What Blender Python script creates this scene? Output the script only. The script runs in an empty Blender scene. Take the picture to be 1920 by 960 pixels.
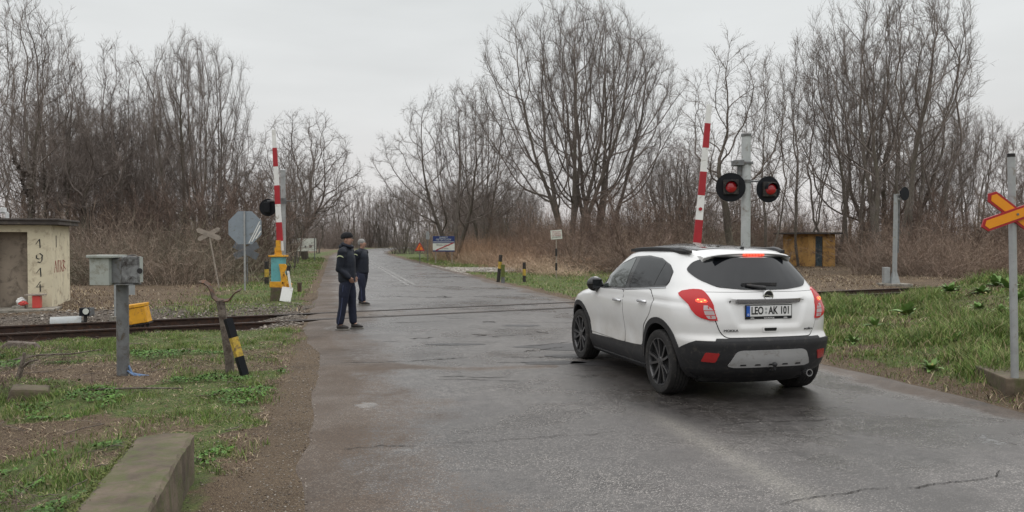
import bpy, bmesh, math, random
import numpy as np
from mathutils import Vector, Matrix
R = math.radians
random.seed(7)
sc = bpy.context.scene
# ---------------------------------------------------------------- camera, sky, sun, exposure
HC = 1.65; FPX = 1440.0; PITCH = math.atan(28 / FPX)
cam = bpy.data.cameras.new('camera'); camo = bpy.data.objects.new('camera', cam)
sc.collection.objects.link(camo); sc.camera = camo
camo.location = (0, 0, HC); camo.rotation_euler = (R(90) - PITCH, 0, 0)
cam.lens = 27; cam.sensor_width = 36; cam.clip_start = 0.05; cam.clip_end = 3000
SUN_EL, SUN_AZ = R(48), R(200)
w = bpy.data.worlds.new('World'); sc.world = w; w.use_nodes = True
nt = w.node_tree; nt.nodes.clear()
def wn(t, **k):
    n = nt.nodes.new(t)
    for a, b in k.items(): setattr(n, a, b)
    return n
sky = wn('ShaderNodeTexSky', sky_type='NISHITA', sun_disc=False)
sky.sun_elevation = SUN_EL; sky.sun_rotation = SUN_AZ; sky.dust_density = 4; sky.air_density = 1.2
tc = wn('ShaderNodeTexCoord'); sep = wn('ShaderNodeSeparateXYZ'); nt.links.new(tc.outputs['Generated'], sep.inputs[0])
rmp = wn('ShaderNodeValToRGB'); nt.links.new(sep.outputs[2], rmp.inputs[0])   # overcast: the zenith is brighter than the horizon
e = rmp.color_ramp.elements
e[0].position = 0.0; e[0].color = (.73, .69, .68, 1)
e[1].position = 1.0; e[1].color = (1.0, 1.0, 1.0, 1)
for p, c in ((.06, (.735, .72, .715)), (.16, (.735, .74, .735)), (.34, (.745, .765, .76)), (.6, (.9, .91, .91))):
    q = rmp.color_ramp.elements.new(p); q.color = (*c, 1)
mp = wn('ShaderNodeMapping'); mp.inputs['Scale'].default_value = (1.5, 1.5, 7); nt.links.new(tc.outputs['Generated'], mp.inputs[0])
nz = wn('ShaderNodeTexNoise'); nz.inputs['Scale'].default_value = 1.6; nz.inputs['Detail'].default_value = 6; nz.inputs['Roughness'].default_value = .5
nt.links.new(mp.outputs[0], nz.inputs['Vector'])
mr = wn('ShaderNodeMapRange'); mr.inputs[1].default_value = .3; mr.inputs[2].default_value = .7; mr.inputs[3].default_value = .92; mr.inputs[4].default_value = 1.07
nt.links.new(nz.outputs[0], mr.inputs[0])
zb = wn('ShaderNodeMapRange'); zb.inputs[1].default_value = .3; zb.inputs[2].default_value = 1.0; zb.inputs[3].default_value = 9.4; zb.inputs[4].default_value = 21
nt.links.new(sep.outputs[2], zb.inputs[0])
m1 = wn('ShaderNodeMath', operation='MULTIPLY'); nt.links.new(mr.outputs[0], m1.inputs[0]); nt.links.new(zb.outputs[0], m1.inputs[1])
vs = wn('ShaderNodeVectorMath', operation='SCALE'); nt.links.new(rmp.outputs[0], vs.inputs[0]); nt.links.new(m1.outputs[0], vs.inputs['Scale'])
mx = wn('ShaderNodeMix', data_type='RGBA'); mx.inputs[0].default_value = .93
nt.links.new(sky.outputs[0], mx.inputs[6]); nt.links.new(vs.outputs[0], mx.inputs[7])
bg = wn('ShaderNodeBackground'); bg.inputs[1].default_value = .1; nt.links.new(mx.outputs[2], bg.inputs[0])
wo = wn('ShaderNodeOutputWorld'); nt.links.new(bg.outputs[0], wo.inputs[0])
sl = bpy.data.lights.new('sun', 'SUN'); sl.energy = .6; sl.angle = R(25); sl.color = (1, .97, .93)
so = bpy.data.objects.new('sun', sl); sc.collection.objects.link(so)
so.rotation_euler = (R(90) - SUN_EL, 0, R(180) - SUN_AZ + R(180)); so.location = (0, 0, 60)
sc.view_settings.view_transform = 'Standard'; sc.view_settings.look = 'None'
sc.view_settings.exposure = 0.18; sc.view_settings.gamma = 1; sc.view_settings.use_curve_mapping = False
sc.render.engine = 'CYCLES'; sc.cycles.max_bounces = 5; sc.cycles.diffuse_bounces = 2; sc.cycles.glossy_bounces = 3

# ---------------------------------------------------------------- helpers
def ray(px, py):
    d = Vector(((px - 960) / FPX, 1, (480 - py) / FPX))
    c, s = math.cos(-PITCH), math.sin(-PITCH)
    return Vector((d.x, d.y * c - d.z * s, d.y * s + d.z * c))
def at(px, py, z=0.0):
    d = ray(px, py); t = (z - HC) / d.z
    return Vector((d.x * t, d.y * t, z))
def atY(px, py, Y):
    d = ray(px, py); t = Y / d.y
    return Vector((d.x * t, Y, HC + d.z * t))
def ss(a, b, x):
    t = np.clip((np.asarray(x, float) - a) / (b - a), 0, 1); return t * t * (3 - 2 * t)
def vnoise(x, y, s, seed=0):          # smooth value noise, vectorised
    x = np.asarray(x, float) / s; y = np.asarray(y, float) / s
    xi = np.floor(x).astype(np.int64); yi = np.floor(y).astype(np.int64); fx = x - xi; fy = y - yi
    fx = fx * fx * (3 - 2 * fx); fy = fy * fy * (3 - 2 * fy)
    def h(a, b):
        n = (a * 374761393 + b * 668265263 + seed * 69069) & 0xffffffff
        n = ((n ^ (n >> 13)) * 1274126177) & 0xffffffff
        return ((n ^ (n >> 16)) & 0xffff) / 65535.0
    return (h(xi, yi) * (1 - fx) + h(xi + 1, yi) * fx) * (1 - fy) + (h(xi, yi + 1) * (1 - fx) + h(xi + 1, yi + 1) * fx) * fy
def fbm(x, y, s, seed=0, o=4):
    a = 0; t = 0; k = 1
    for i in range(o):
        a = a + k * vnoise(x, y, s / 2 ** i, seed + i * 17); t += k; k *= .55
    return a / t
M = {}
def new_mat(name):
    m = bpy.data.materials.new(name); m.use_nodes = True; M[name] = m
    N = m.node_tree; b = N.nodes['Principled BSDF']
    return m, N, b
def nd(N, t, **k):
    n = N.nodes.new(t)
    for a, b in k.items(): setattr(n, a, b)
    return n
def noise(N, scale, detail=4, rough=.55, vec=None, dist=0):
    n = nd(N, 'ShaderNodeTexNoise'); n.inputs['Scale'].default_value = scale; n.inputs['Detail'].default_value = detail
    n.inputs['Roughness'].default_value = rough; n.inputs['Distortion'].default_value = dist
    if vec is not None: N.links.new(vec, n.inputs['Vector'])
    return n.outputs[0]
def maprange(N, v, a, b, c, d):
    n = nd(N, 'ShaderNodeMapRange'); N.links.new(v, n.inputs[0])
    for i, k in enumerate((a, b, c, d)): n.inputs[i + 1].default_value = k
    return n.outputs[0]
def mixc(N, f, a, b, mode='MIX'):
    n = nd(N, 'ShaderNodeMix', data_type='RGBA', blend_type=mode)
    if isinstance(f, float): n.inputs[0].default_value = f
    else: N.links.new(f, n.inputs[0])
    for i, c in ((6, a), (7, b)):
        if isinstance(c, tuple): n.inputs[i].default_value = (*c, 1)
        else: N.links.new(c, n.inputs[i])
    return n.outputs[2]
def math_(N, op, a, b=None):
    n = nd(N, 'ShaderNodeMath', operation=op)
    for i, c in enumerate((a, b)):
        if c is None: continue
        if isinstance(c, (int, float)): n.inputs[i].default_value = c
        else: N.links.new(c, n.inputs[i])
    return n.outputs[0]
def bump(N, b, h, strength=.4, dist=.01):
    n = nd(N, 'ShaderNodeBump'); n.inputs['Strength'].default_value = strength; n.inputs['Distance'].default_value = dist
    N.links.new(h, n.inputs['Height']); N.links.new(n.outputs[0], b.inputs['Normal'])
def obj_coord(N):
    return nd(N, 'ShaderNodeTexCoord').outputs['Object']
def geo_pos(N):
    return nd(N, 'ShaderNodeNewGeometry').outputs['Position']
def simple(name, col, rough=.6, metal=0, var=.25, scale=6, dirt=None, dirt_amt=.5, bmp=0, bscale=40, coat=0, emit=0, spec=.35):
    m, N, b = new_mat(name); v = obj_coord(N)
    n1 = noise(N, scale, 5, .6, v)
    lo = tuple(c * (1 - var) for c in col); hi = tuple(min(1, c * (1 + var * .6)) for c in col)
    c = mixc(N, maprange(N, n1, .3, .7, 0, 1), lo, hi)
    if dirt:
        n2 = noise(N, scale * 1.7, 8, .7, v, .5)
        c = mixc(N, maprange(N, n2, .62 - .25 * dirt_amt, .72 - .12 * dirt_amt, 0, 1), c, dirt)
    N.links.new(c, b.inputs['Base Color'])
    b.inputs['Roughness'].default_value = rough; b.inputs['Metallic'].default_value = metal
    b.inputs['Coat Weight'].default_value = coat; b.inputs['Coat Roughness'].default_value = .04; b.inputs['Specular IOR Level'].default_value = spec
    if bmp: bump(N, b, noise(N, bscale, 5, .6, v), bmp, .01)
    if emit:
        N.links.new(c, b.inputs['Emission Color']); b.inputs['Emission Strength'].default_value = emit
    return m
col = sc.collection
def mesh_np(name, V, F, mats=None, smooth=False, colors=None, uv=None):
    V = np.asarray(V, np.float32).reshape(-1, 3); F = np.asarray(F, np.int32)
    me = bpy.data.meshes.new(name); k = F.shape[1]; n = len(F)
    me.vertices.add(len(V)); me.vertices.foreach_set('co', V.ravel())
    me.loops.add(n * k); me.loops.foreach_set('vertex_index', F.ravel())
    me.polygons.add(n); me.polygons.foreach_set('loop_start', np.arange(0, n * k, k, dtype=np.int32))
    try: me.polygons.foreach_set('loop_total', np.full(n, k, np.int32))
    except Exception: pass
    if smooth: me.polygons.foreach_set('use_smooth', np.ones(n, bool))
    me.update(calc_edges=True)
    if colors is not None:
        a = me.color_attributes.new('col', 'FLOAT_COLOR', 'POINT')
        c = np.ones((len(V), 4), np.float32); c[:, :colors.shape[1]] = colors
        a.data.foreach_set('color', c.ravel())
    for m in (mats or []): me.materials.append(m)
    return me
def link(name, me, parent=None, loc=None, rot=None):
    o = bpy.data.objects.new(name, me); col.objects.link(o)
    if parent is not None: o.parent = parent
    if loc is not None: o.location = loc
    if rot is not None: o.rotation_euler = rot
    return o
def tag(o, label=None, cat=None, group=None, kind=None):
    if label: o['label'] = label
    if cat: o['category'] = cat
    if group: o['group'] = group
    if kind: o['kind'] = kind
    return o
def empty(name, loc, rz=0, label=None, cat=None, group=None):
    o = bpy.data.objects.new(name, None); col.objects.link(o); o.location = loc; o.rotation_euler = (0, 0, rz)
    o.empty_display_size = .2
    return tag(o, label, cat, group)
def copy_thing(root, loc, rz=0, scale=1, label=None, group=None):
    c = root.copy(); col.objects.link(c); c.location = loc; c.rotation_euler = (0, 0, rz); c.scale = (scale,) * 3 if not isinstance(scale, tuple) else scale
    for ch in list(root.children):
        d = ch.copy(); col.objects.link(d); d.parent = c
        for g in list(ch.children):
            h = g.copy(); col.objects.link(h); h.parent = d
    if label: c['label'] = label
    if group: c['group'] = group
    return c
class MB:
    def __init__(s): s.v = []; s.f = []; s.mi = []; s.cm = 0
    def add(s, vs, fs):
        n = len(s.v); s.v += [tuple(v) for v in vs]; s.f += [tuple(i + n for i in f) for f in fs]; s.mi += [s.cm] * len(fs); return s
    def box(s, c, size, rot=None, taper=1.0):
        x, y, z = (q / 2 for q in size); P = []
        for sz in (-1, 1):
            k = taper if sz > 0 else 1
            for a, b_ in ((-1, -1), (1, -1), (1, 1), (-1, 1)): P.append(Vector((a * x * k, b_ * y * k, sz * z)))
        if rot is not None:
            mt = rot if isinstance(rot, Matrix) else Matrix.Rotation(rot, 3, 'Z')
            P = [mt @ p for p in P]
        P = [p + Vector(c) for p in P]
        return s.add(P, [(3, 2, 1, 0), (4, 5, 6, 7), (0, 1, 5, 4), (1, 2, 6, 5), (2, 3, 7, 6), (3, 0, 4, 7)])
    def tube(s, pts, r, k=10, cap=True):
        pts = [Vector(p) for p in pts]; n = len(pts)
        rs = list(r) if isinstance(r, (list, tuple)) else [r] * n
        vs = []; fs = []; up = None
        for i, p in enumerate(pts):
            d = (pts[min(i + 1, n - 1)] - pts[max(i - 1, 0)]).normalized()
            if up is None: up = Vector((0, 0, 1)) if abs(d.z) < .9 else Vector((1, 0, 0))
            a = d.cross(up).normalized(); b_ = a.cross(d).normalized(); up = b_
            for j in range(k):
                t = 2 * math.pi * j / k; vs.append(p + (a * math.cos(t) + b_ * math.sin(t)) * rs[i])
        for i in range(n - 1):
            for j in range(k): fs.append((i * k + j, i * k + (j + 1) % k, (i + 1) * k + (j + 1) % k, (i + 1) * k + j))
        if cap: fs += [tuple(range(k - 1, -1, -1)), tuple(range((n - 1) * k, n * k))]
        return s.add(vs, fs)
    def ribbon(s, pts, wv, th):           # flat bar along pts; wv = width vector
        wv = Vector(wv); vs = []; fs = []
        for i, p in enumerate(pts):
            p = Vector(p); d = (Vector(pts[min(i + 1, len(pts) - 1)]) - Vector(pts[max(i - 1, 0)])).normalized()
            nrm = d.cross(wv).normalized() * th / 2
            vs += [p - wv / 2 - nrm, p + wv / 2 - nrm, p + wv / 2 + nrm, p - wv / 2 + nrm]
        for i in range(len(pts) - 1):
            for j in range(4): fs.append((i * 4 + j, i * 4 + (j + 1) % 4, i * 4 + 4 + (j + 1) % 4, i * 4 + 4 + j))
        m = len(pts) * 4; fs += [(3, 2, 1, 0), (m - 4, m - 3, m - 2, m - 1)]
        return s.add(vs, fs)
    def prism(s, poly, o, ax, ay, an, t):  # polygon in plane (ax, ay) extruded along an by t, starting at o
        o, ax, ay, an = Vector(o), Vector(ax), Vector(ay), Vector(an); n = len(poly)
        a = [o + ax * p[0] + ay * p[1] for p in poly]; b_ = [p + an * t for p in a]
        return s.add(a + b_, [tuple(range(n - 1, -1, -1)), tuple(range(n, 2 * n))] + [(i, (i + 1) % n, n + (i + 1) % n, n + i) for i in range(n)])
    def lathe(s, prof, c, axis='Z', k=24, mat=None, cap=True):   # prof (r, h)
        vs = []; fs = []; n = len(prof)
        for i, (r, h) in enumerate(prof):
            for j in range(k):
                t = 2 * math.pi * j / k; p = Vector((r * math.cos(t), r * math.sin(t), h))
                if axis == 'Y': p = Vector((p.x, p.z, p.y))
                if axis == 'X': p = Vector((p.z, p.x, p.y))
                if mat: p = mat @ p
                vs.append(p + Vector(c))
        for i in range(n - 1):
            for j in range(k): fs.append((i * k + j, i * k + (j + 1) % k, (i + 1) * k + (j + 1) % k, (i + 1) * k + j))
        if cap: fs += [tuple(range(k - 1, -1, -1)), tuple(range((n - 1) * k, n * k))]
        return s.add(vs, fs)
    def ball(s, c, r, k=10, m=8):
        r = r if isinstance(r, tuple) else (r,) * 3; c = Vector(c)
        vs = [c + Vector((0, 0, -r[2]))]; fs = []
        for i in range(1, m):
            a = math.pi * i / m
            for j in range(k):
                t = 2 * math.pi * j / k; vs.append(c + Vector((r[0] * math.sin(a) * math.cos(t), r[1] * math.sin(a) * math.sin(t), -r[2] * math.cos(a))))
        vs.append(c + Vector((0, 0, r[2]))); L = len(vs) - 1
        for j in range(k): fs.append((0, 1 + (j + 1) % k, 1 + j)); fs.append((L, 1 + (m - 2) * k + j, 1 + (m - 2) * k + (j + 1) % k))
        for i in range(m - 2):
            for j in range(k): fs.append((1 + i * k + j, 1 + i * k + (j + 1) % k, 1 + (i + 1) * k + (j + 1) % k, 1 + (i + 1) * k + j))
        return s.add(vs, fs)
    def build(s, name, mat, parent=None, bevel=0, smooth=False, seg=2, loc=None, rot=None):
        me = bpy.data.meshes.new(name); me.from_pydata(s.v, [], s.f)
        for m in (mat if isinstance(mat, (list, tuple)) else [mat]): me.materials.append(m)
        if any(s.mi): me.polygons.foreach_set('material_index', s.mi)
        b = bmesh.new(); b.from_mesh(me); bmesh.ops.recalc_face_normals(b, faces=b.faces)
        if bevel:
            es = [e for e in b.edges if len(e.link_faces) == 2 and e.calc_face_angle(0) > .6]
            bmesh.ops.bevel(b, geom=es, offset=bevel, segments=seg, affect='EDGES', profile=.6, clamp_overlap=True)
        if smooth:
            for f in b.faces: f.smooth = True
            for e in b.edges:
                if len(e.link_faces) == 2 and e.calc_face_angle(0) > .65: e.smooth = False
        b.to_mesh(me); b.free()
        return link(name, me, parent, loc, rot)
def text_mesh(s, size, depth=.002, fat=0.0):
    cu = bpy.data.curves.new('lettering', 'FONT'); cu.body = s; cu.size = size; cu.extrude = depth; cu.offset = fat
    cu.align_x = 'CENTER'; cu.align_y = 'CENTER'
    o = bpy.data.objects.new('lettering', cu); col.objects.link(o)
    me = bpy.data.meshes.new_from_object(o.evaluated_get(bpy.context.evaluated_depsgraph_get()))
    bpy.data.objects.remove(o); return me
def lettering(name, s, size, mat, parent, loc, rot, sx=1, depth=.002, fat=0.0):
    me = text_mesh(s, size, depth, fat); me.materials.append(mat)
    o = link(name, me, parent, loc, rot); o.scale = (sx, 1, 1); return o
# ---------------------------------------------------------------- geometry of the place
RD = (math.cos(math.atan(.511)), math.sin(math.atan(.511)))   # along the rails
def near_line(x): return 18.1 + .511 * x
def rail_t(x, y):    # signed distance beyond the near rail
    return (np.asarray(y) - near_line(np.asarray(x))) * RD[0]
def road_c(y):       # centre line of the road (x for a given y)
    y = np.asarray(y, float)
    c = 3.1 - .232 * y
    ys = [-60, 85, 105, 125, 150, 175, 205, 240]; xs = [17.02, -16.62, -20.6, -23.6, -26.3, -27.6, -25.5, -17]
    far = np.interp(y, ys, xs)
    return np.where(y < 85, c, far)
HALF = 3.38
def road_u(x, y): return np.asarray(x) - road_c(y)
def gz(x, y):
    x = np.asarray(x, float); y = np.asarray(y, float); u = road_u(x, y); t = rail_t(x, y)
    out = ss(3.9, 5.2, u) + ss(-4.0, -5.2, u)            # 1 off the road
    rough = (fbm(x, y, 3.0, 3) - .5) * .22 + (fbm(x, y, .7, 5) - .5) * .07
    z = out * rough
    side = ss(3.45, 4.2, u)
    bank = (.20 * ss(4.6, 6.5, x) + .50 * ss(8.2, 11.2, x)) * ss(6.0, 12.0, y) * (1 - ss(-5.6, -2.6, t)) + .10 * side * (1 - ss(-3.5, -1, t)) * (y < 20)
    z = z + bank
    tr = (1 - ss(1.0, 2.2, np.abs(t - .75))) * out
    z = z * (1 - tr) - .17 * tr
    z = z - .02 * (np.abs(u) < 3.9)
    # shallow ditch on the near left
    z = z - .22 * np.exp(-((x + 3.9 + .232 * (y - 4)) / .9) ** 2) * (1 - ss(5.2, 8.5, y))
    z = z + 3.0 * ss(200, 420, y) * 0
    return z
def greenness(x, y):
    u = road_u(x, y); t = rail_t(x, y)
    n = fbm(x, y, 1.7, 11); n2 = fbm(x, y, .5, 23)
    g = ss(.44, .58, n * .7 + n2 * .3)
    left = u < 0
    near_left = left & (t < -1.2)
    bare = np.exp(-((y - 9.2 - .4 * np.sin(x * 2)) / .55) ** 2) * (x < -4.2)
    g = np.where(near_left, np.clip(g * 1.0 + .38 - bare - .5 * ss(-3.6, -4.6, x) * (y < 7.5), 0, 1), g)
    g = np.where((~left) & (t < -.6), np.clip(.45 + .7 * g - .5 * ss(.55, .7, fbm(x, y, 2.2, 71)), 0, 1), g)
    # verges beyond the line: green strip next to the asphalt
    far = t > 2.2
    verge = np.where(left, 1 - ss(5.5, 8.5, -u), 1 - ss(8, 14, u))
    g = np.where(far, np.clip(verge * (.55 + .6 * g), 0, 1), g)
    g = np.where(far & (u > 3) & (y > 39 - .0 * x) & (y < 52) & (u < 8.5 - (y - 39) * .1), g * (1 - ss(.3, .6, 1 - np.abs(y - 44.5) / 7)), g)
    g = g * (1 - (1 - ss(1.0, 1.8, np.abs(t - .75))) * .9)
    g = g * ss(3.75, 4.15, np.abs(u) + (n2 - .5) * .7 - np.where(left & (t < 0), -.1, 0))
    g = g * (1 - .85 * np.exp(-((y - 2) / 3.2) ** 2) * (x > -2.8) * left)
    return g
def gravelness(x, y):
    u = road_u(x, y); t = rail_t(x, y)
    g = 1 - ss(.9, 2.4, np.abs(t - .75) + (fbm(x, y, .6, 31) - .5) * .8)
    g = g * ss(3.3, 4.2, np.abs(u))
    pull = ss(.35, .6, 1 - np.hypot((u - 5.2) / 5, (y - 44.5) / 7.5)) * (t > 4)        # gravel lay-by beyond the crossing
    sh = (1 - ss(3.6, 4.3, np.abs(u))) * .42                    # shoulder
    lft = .7 * np.exp(-((t - 3.2) / 1.6) ** 2) * (x < -5) * (x > -14)
    return np.clip(np.maximum.reduce([g, pull, sh, lft]), 0, 1)
# ---------------------------------------------------------------- ground materials
m, N, b = new_mat('ground')
att = nd(N, 'ShaderNodeAttribute', attribute_name='col'); sepc = nd(N, 'ShaderNodeSeparateColor'); N.links.new(att.outputs[0], sepc.inputs[0])
P = geo_pos(N)
nA = noise(N, 9, 8, .7, P); nB = noise(N, 45, 6, .7, P); nC = noise(N, 1.2, 5, .6, P); nD = noise(N, 160, 3, .6, P)
dirt = mixc(N, maprange(N, nB, .35, .65, 0, 1), (.032, .021, .014), (.088, .060, .040))
dirt = mixc(N, maprange(N, nC, .4, .65, 0, .75), dirt, (.10, .070, .047))
litter = mixc(N, maprange(N, nD, .52, .62, 0, .8), dirt, (.27, .21, .135))
grass = mixc(N, maprange(N, nB, .35, .65, 0, 1), (.030, .050, .014), (.095, .125, .038))
grass = mixc(N, maprange(N, nA, .45, .7, 0, .6), grass, (.16, .15, .065))
vo = nd(N, 'ShaderNodeTexVoronoi'); vo.inputs['Scale'].default_value = 38; N.links.new(P, vo.inputs['Vector'])
sepv = nd(N, 'ShaderNodeSeparateColor'); N.links.new(vo.outputs['Color'], sepv.inputs[0])
grav = mixc(N, sepv.outputs[0], (.065, .052, .042), (.25, .215, .18))
grav = mixc(N, maprange(N, vo.outputs['Distance'], .25, .6, 0, .8), grav, (.05, .04, .033))
gm = math_(N, 'ADD', sepc.outputs[0], math_(N, 'MULTIPLY', math_(N, 'SUBTRACT', nA, .5), .9))
c = mixc(N, maprange(N, gm, .35, .6, 0, 1), litter, grass)
gv = math_(N, 'ADD', sepc.outputs[1], math_(N, 'MULTIPLY', math_(N, 'SUBTRACT', nB, .5), .9))
c = mixc(N, maprange(N, gv, .42, .62, 0, 1), c, grav)
N.links.new(c, b.inputs['Base Color']); b.inputs['Roughness'].default_value = .9; b.inputs['Specular IOR Level'].default_value = .2
hh = math_(N, 'ADD', nB, math_(N, 'MULTIPLY', vo.outputs['Distance'], sepc.outputs[1]))
bump(N, b, hh, .8, .03)
# wet asphalt
m, N, b = new_mat('asphalt'); P = geo_pos(N)
att = nd(N, 'ShaderNodeAttribute', attribute_name='col'); sepc = nd(N, 'ShaderNodeSeparateColor'); N.links.new(att.outputs[0], sepc.inputs[0])
sp = nd(N, 'ShaderNodeTexVoronoi'); sp.inputs['Scale'].default_value = 84; N.links.new(P, sp.inputs['Vector'])
spc = nd(N, 'ShaderNodeSeparateColor'); N.links.new(sp.outputs['Color'], spc.inputs[0])
n1 = noise(N, 1.1, 6, .62, P, .3); n2 = noise(N, 7, 6, .7, P); n3 = noise(N, 60, 5, .7, P); n4 = noise(N, .35, 4, .5, P)
base = mixc(N, maprange(N, n2, .35, .65, 0, 1), (.042, .038, .036), (.086, .078, .074))
speck = math_(N, 'MULTIPLY', maprange(N, spc.outputs[0], .58, .78, 0, 1), maprange(N, sp.outputs['Distance'], .36, .56, 1, 0))
speck = math_(N, 'MULTIPLY', speck, maprange(N, n1, .38, .62, .15, 1.0))
base = mixc(N, speck, base, (.37, .34, .315))
base = mixc(N, maprange(N, n1, .5, .7, 0, .5), base, (.026, .023, .022))
mudc = mixc(N, maprange(N, n3, .35, .65, 0, 1), (.036, .025, .018), (.094, .066, .046)); mudc = mixc(N, math_(N, 'MULTIPLY', speck, .5), mudc, (.28, .24, .20))
mudf = maprange(N, math_(N, 'ADD', sepc.outputs[0], math_(N, 'ADD', math_(N, 'MULTIPLY', math_(N, 'SUBTRACT', n3, .5), 1.5), math_(N, 'MULTIPLY', math_(N, 'SUBTRACT', n2, .5), .9))), .38, .86, 0, 1)
base = mixc(N, mudf, base, mudc)      # mud and loose grit
base = mixc(N, math_(N, 'MULTIPLY', sepc.outputs[1], maprange(N, n2, .35, .6, .1, .85)), base, (.014, .012, .011))      # dark damp strip and patches, with the car's shadow painted in
base = mixc(N, math_(N, 'MULTIPLY', sepc.outputs[2], maprange(N, n3, .4, .56, 0, .8)), base, (.46, .43, .36))          # worn line paint / pale grit
N.links.new(base, b.inputs['Base Color'])
wet = math_(N, 'ADD', maprange(N, n1, .38, .6, 0, .5), maprange(N, n4, .42, .6, 0, .5))
rg = maprange(N, wet, .15, .95, .46, .17)
rg = math_(N, 'ADD', rg, math_(N, 'MULTIPLY', mudf, .45))
pud = maprange(N, math_(N, 'ADD', n2, math_(N, 'MULTIPLY', att.outputs['Alpha'], .62)), .96, 1.03, 0, 1)
rg = math_(N, 'MULTIPLY', rg, maprange(N, pud, 0, 1, 1, .12))
N.links.new(rg, b.inputs['Roughness']); b.inputs['Specular IOR Level'].default_value = .5
bs = math_(N, 'ADD', math_(N, 'MULTIPLY', sp.outputs['Distance'], .5), math_(N, 'ADD', math_(N, 'MULTIPLY', n3, .8), math_(N, 'MULTIPLY', n2, .9)))
bn = nd(N, 'ShaderNodeBump'); bn.inputs['Distance'].default_value = .012; N.links.new(bs, bn.inputs['Height'])
N.links.new(maprange(N, pud, 0, 1, .42, .0), bn.inputs['Strength']); N.links.new(bn.outputs[0], b.inputs['Normal'])
simple('crack', (.02, .017, .015), .8, var=.3)
simple('patch_tar', (.045, .043, .044), .45, var=.3, bmp=.4)
m, N, b = new_mat('paint_line'); P = geo_pos(N)
N.links.new(mixc(N, maprange(N, noise(N, 14, 8, .75, P), .36, .54, 0, 1), (.34, .33, .315), (.09, .085, .08)), b.inputs['Base Color']); b.inputs['Roughness'].default_value = .5
simple('rail_side', (.045, .028, .022), .8, .2, .4, 8, (.09, .04, .02), .4, .4)
simple('rail_top', (.10, .085, .075), .35, .8, .3, 10)
simple('sleeper', (.055, .040, .032), .9, 0, .45, 8, (.03, .022, .018), .5, .8, 20)
simple('concrete', (.27, .25, .215), .85, 0, .35, 5, (.085, .075, .055), .55, .6, 25)
simple('concrete_mossy', (.115, .09, .065), .9, 0, .5, 4, (.075, .08, .032), .7, .9, 22)
# ---------------------------------------------------------------- terrain sheet
def graded(a, fine0, fine1, b_, step, gr=1.07):
    c = list(np.arange(fine0, fine1, step)); s = step; x = fine1
    while x < b_: c.append(x); s *= gr; x += s
    c.append(b_); s = step; x = fine0 - step; L = []
    while x > a: L.append(x); s *= gr; x -= s
    L.append(a); return np.array(sorted(set(L)) + c)
xs = graded(-500, -7, 8, 500, .075); ys = graded(-80, 2.2, 16, 700, .085, 1.035)
X, Y = np.meshgrid(xs, ys); Z = gz(X, Y)
nx, ny = len(xs), len(ys); idx = np.arange(nx * ny).reshape(ny, nx)
F = np.stack([idx[:-1, :-1], idx[:-1, 1:], idx[1:, 1:], idx[1:, :-1]], -1).reshape(-1, 4)
C = np.stack([greenness(X, Y), gravelness(X, Y), X * 0], -1).reshape(-1, 3)
o = link('ground', mesh_np('ground', np.stack([X, Y, Z], -1), F, [M['ground']], True, C)); tag(o, kind='structure')
# ---------------------------------------------------------------- road strip with a crumbled edge
ry = np.concatenate([np.arange(-20, 0, 1.0), np.arange(0, 30, .1), np.arange(30, 240, .8)]); ru = np.concatenate([[-HALF - .25], np.linspace(-HALF, HALF, 70), [HALF + .25]])
Yr = np.repeat(ry[:, None], len(ru), 1); U = np.repeat(ru[None], len(ry), 0).copy()
jl = (fbm(ry, ry * 0, 1.4, 41, 3) - .5) * .25; jr = (fbm(ry, ry * 0 + 9, 1.0, 43, 4) - .5) * .32; jl = jl + .30 * (1 - ss(11, 15, ry))
U[:, 0] = -HALF - .35 + jl; U[:, -1] = HALF + .3 + jr
lin = (ru[None, 1:-1] + HALF) / (2 * HALF); U[:, 1:-1] = (-HALF + jl)[:, None] * (1 - lin) + (HALF + jr)[:, None] * lin
Un = np.repeat(ru[None], len(ry), 0)
Xr = road_c(Yr) + U; Zr = np.full_like(Xr, .006); Zr[:, 0] = -.03; Zr[:, -1] = -.03
t = rail_t(Xr, Yr); Zr[:, 1:-1] = np.where(np.abs(t[:, 1:-1] - .75) < 1.4, .006, .006)
edge = ss(HALF - .75, HALF - .05, np.abs(Un) + (fbm(Xr, Yr, .8, 51) - .5) * .7)
edge2 = ss(HALF - 1.7, HALF - .3, np.abs(Un) + (fbm(Xr, Yr, .6, 53) - .5) * 1.2); mudl = np.where(U < 0, np.maximum(edge, .72 * edge2), edge * .95); mudl[:, [0, 1, -2, -1]] = 1.0
seam = np.exp(-((Yr - 9.95 - .1 * np.sin(Xr * 3)) / .22) ** 2) * (Xr < .6) * .8
mud = np.clip(mudl + seam + .55 * np.exp(-((t - .75) / 1.1) ** 2) * ss(.4, .6, fbm(Xr, Yr, .8, 61)), 0, 1)
lane_car_shadow = 1.2 * np.exp(-((U - .28 - .15 * np.sin(Yr * 2.1)) / (.30 + .25 * fbm(Xr, Yr, .7, 87))) ** 2) * (1 - ss(9.6, 10.6, Yr)) * ss(5.6, 7.2, Yr) + .9 * np.exp(-((U - 1.9) / 1.0) ** 2 - ((Yr - 7.2) / .9) ** 2)  # dark damp strip; the last term paints in the shadow of the car
pale = .3 * np.exp(-((U + .08) / .13) ** 2) * (1 - ss(6.7, 7.6, Yr)) * ss(3.6, 5.2, Yr) + .55 * np.exp(-(np.hypot((Xr - .85) / .5, (Yr - 10.5) / .22)) ** 4) * ss(.45, .6, fbm(Xr, Yr, .25, 67))
lane2 = .75 * ss(.47, .6, fbm(Xr, Yr, 1.3, 88)) * ss(-.6, .6, U) * (Yr < 10.5) + .4 * ss(.52, .64, fbm(Xr, Yr, 2.2, 89))
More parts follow.
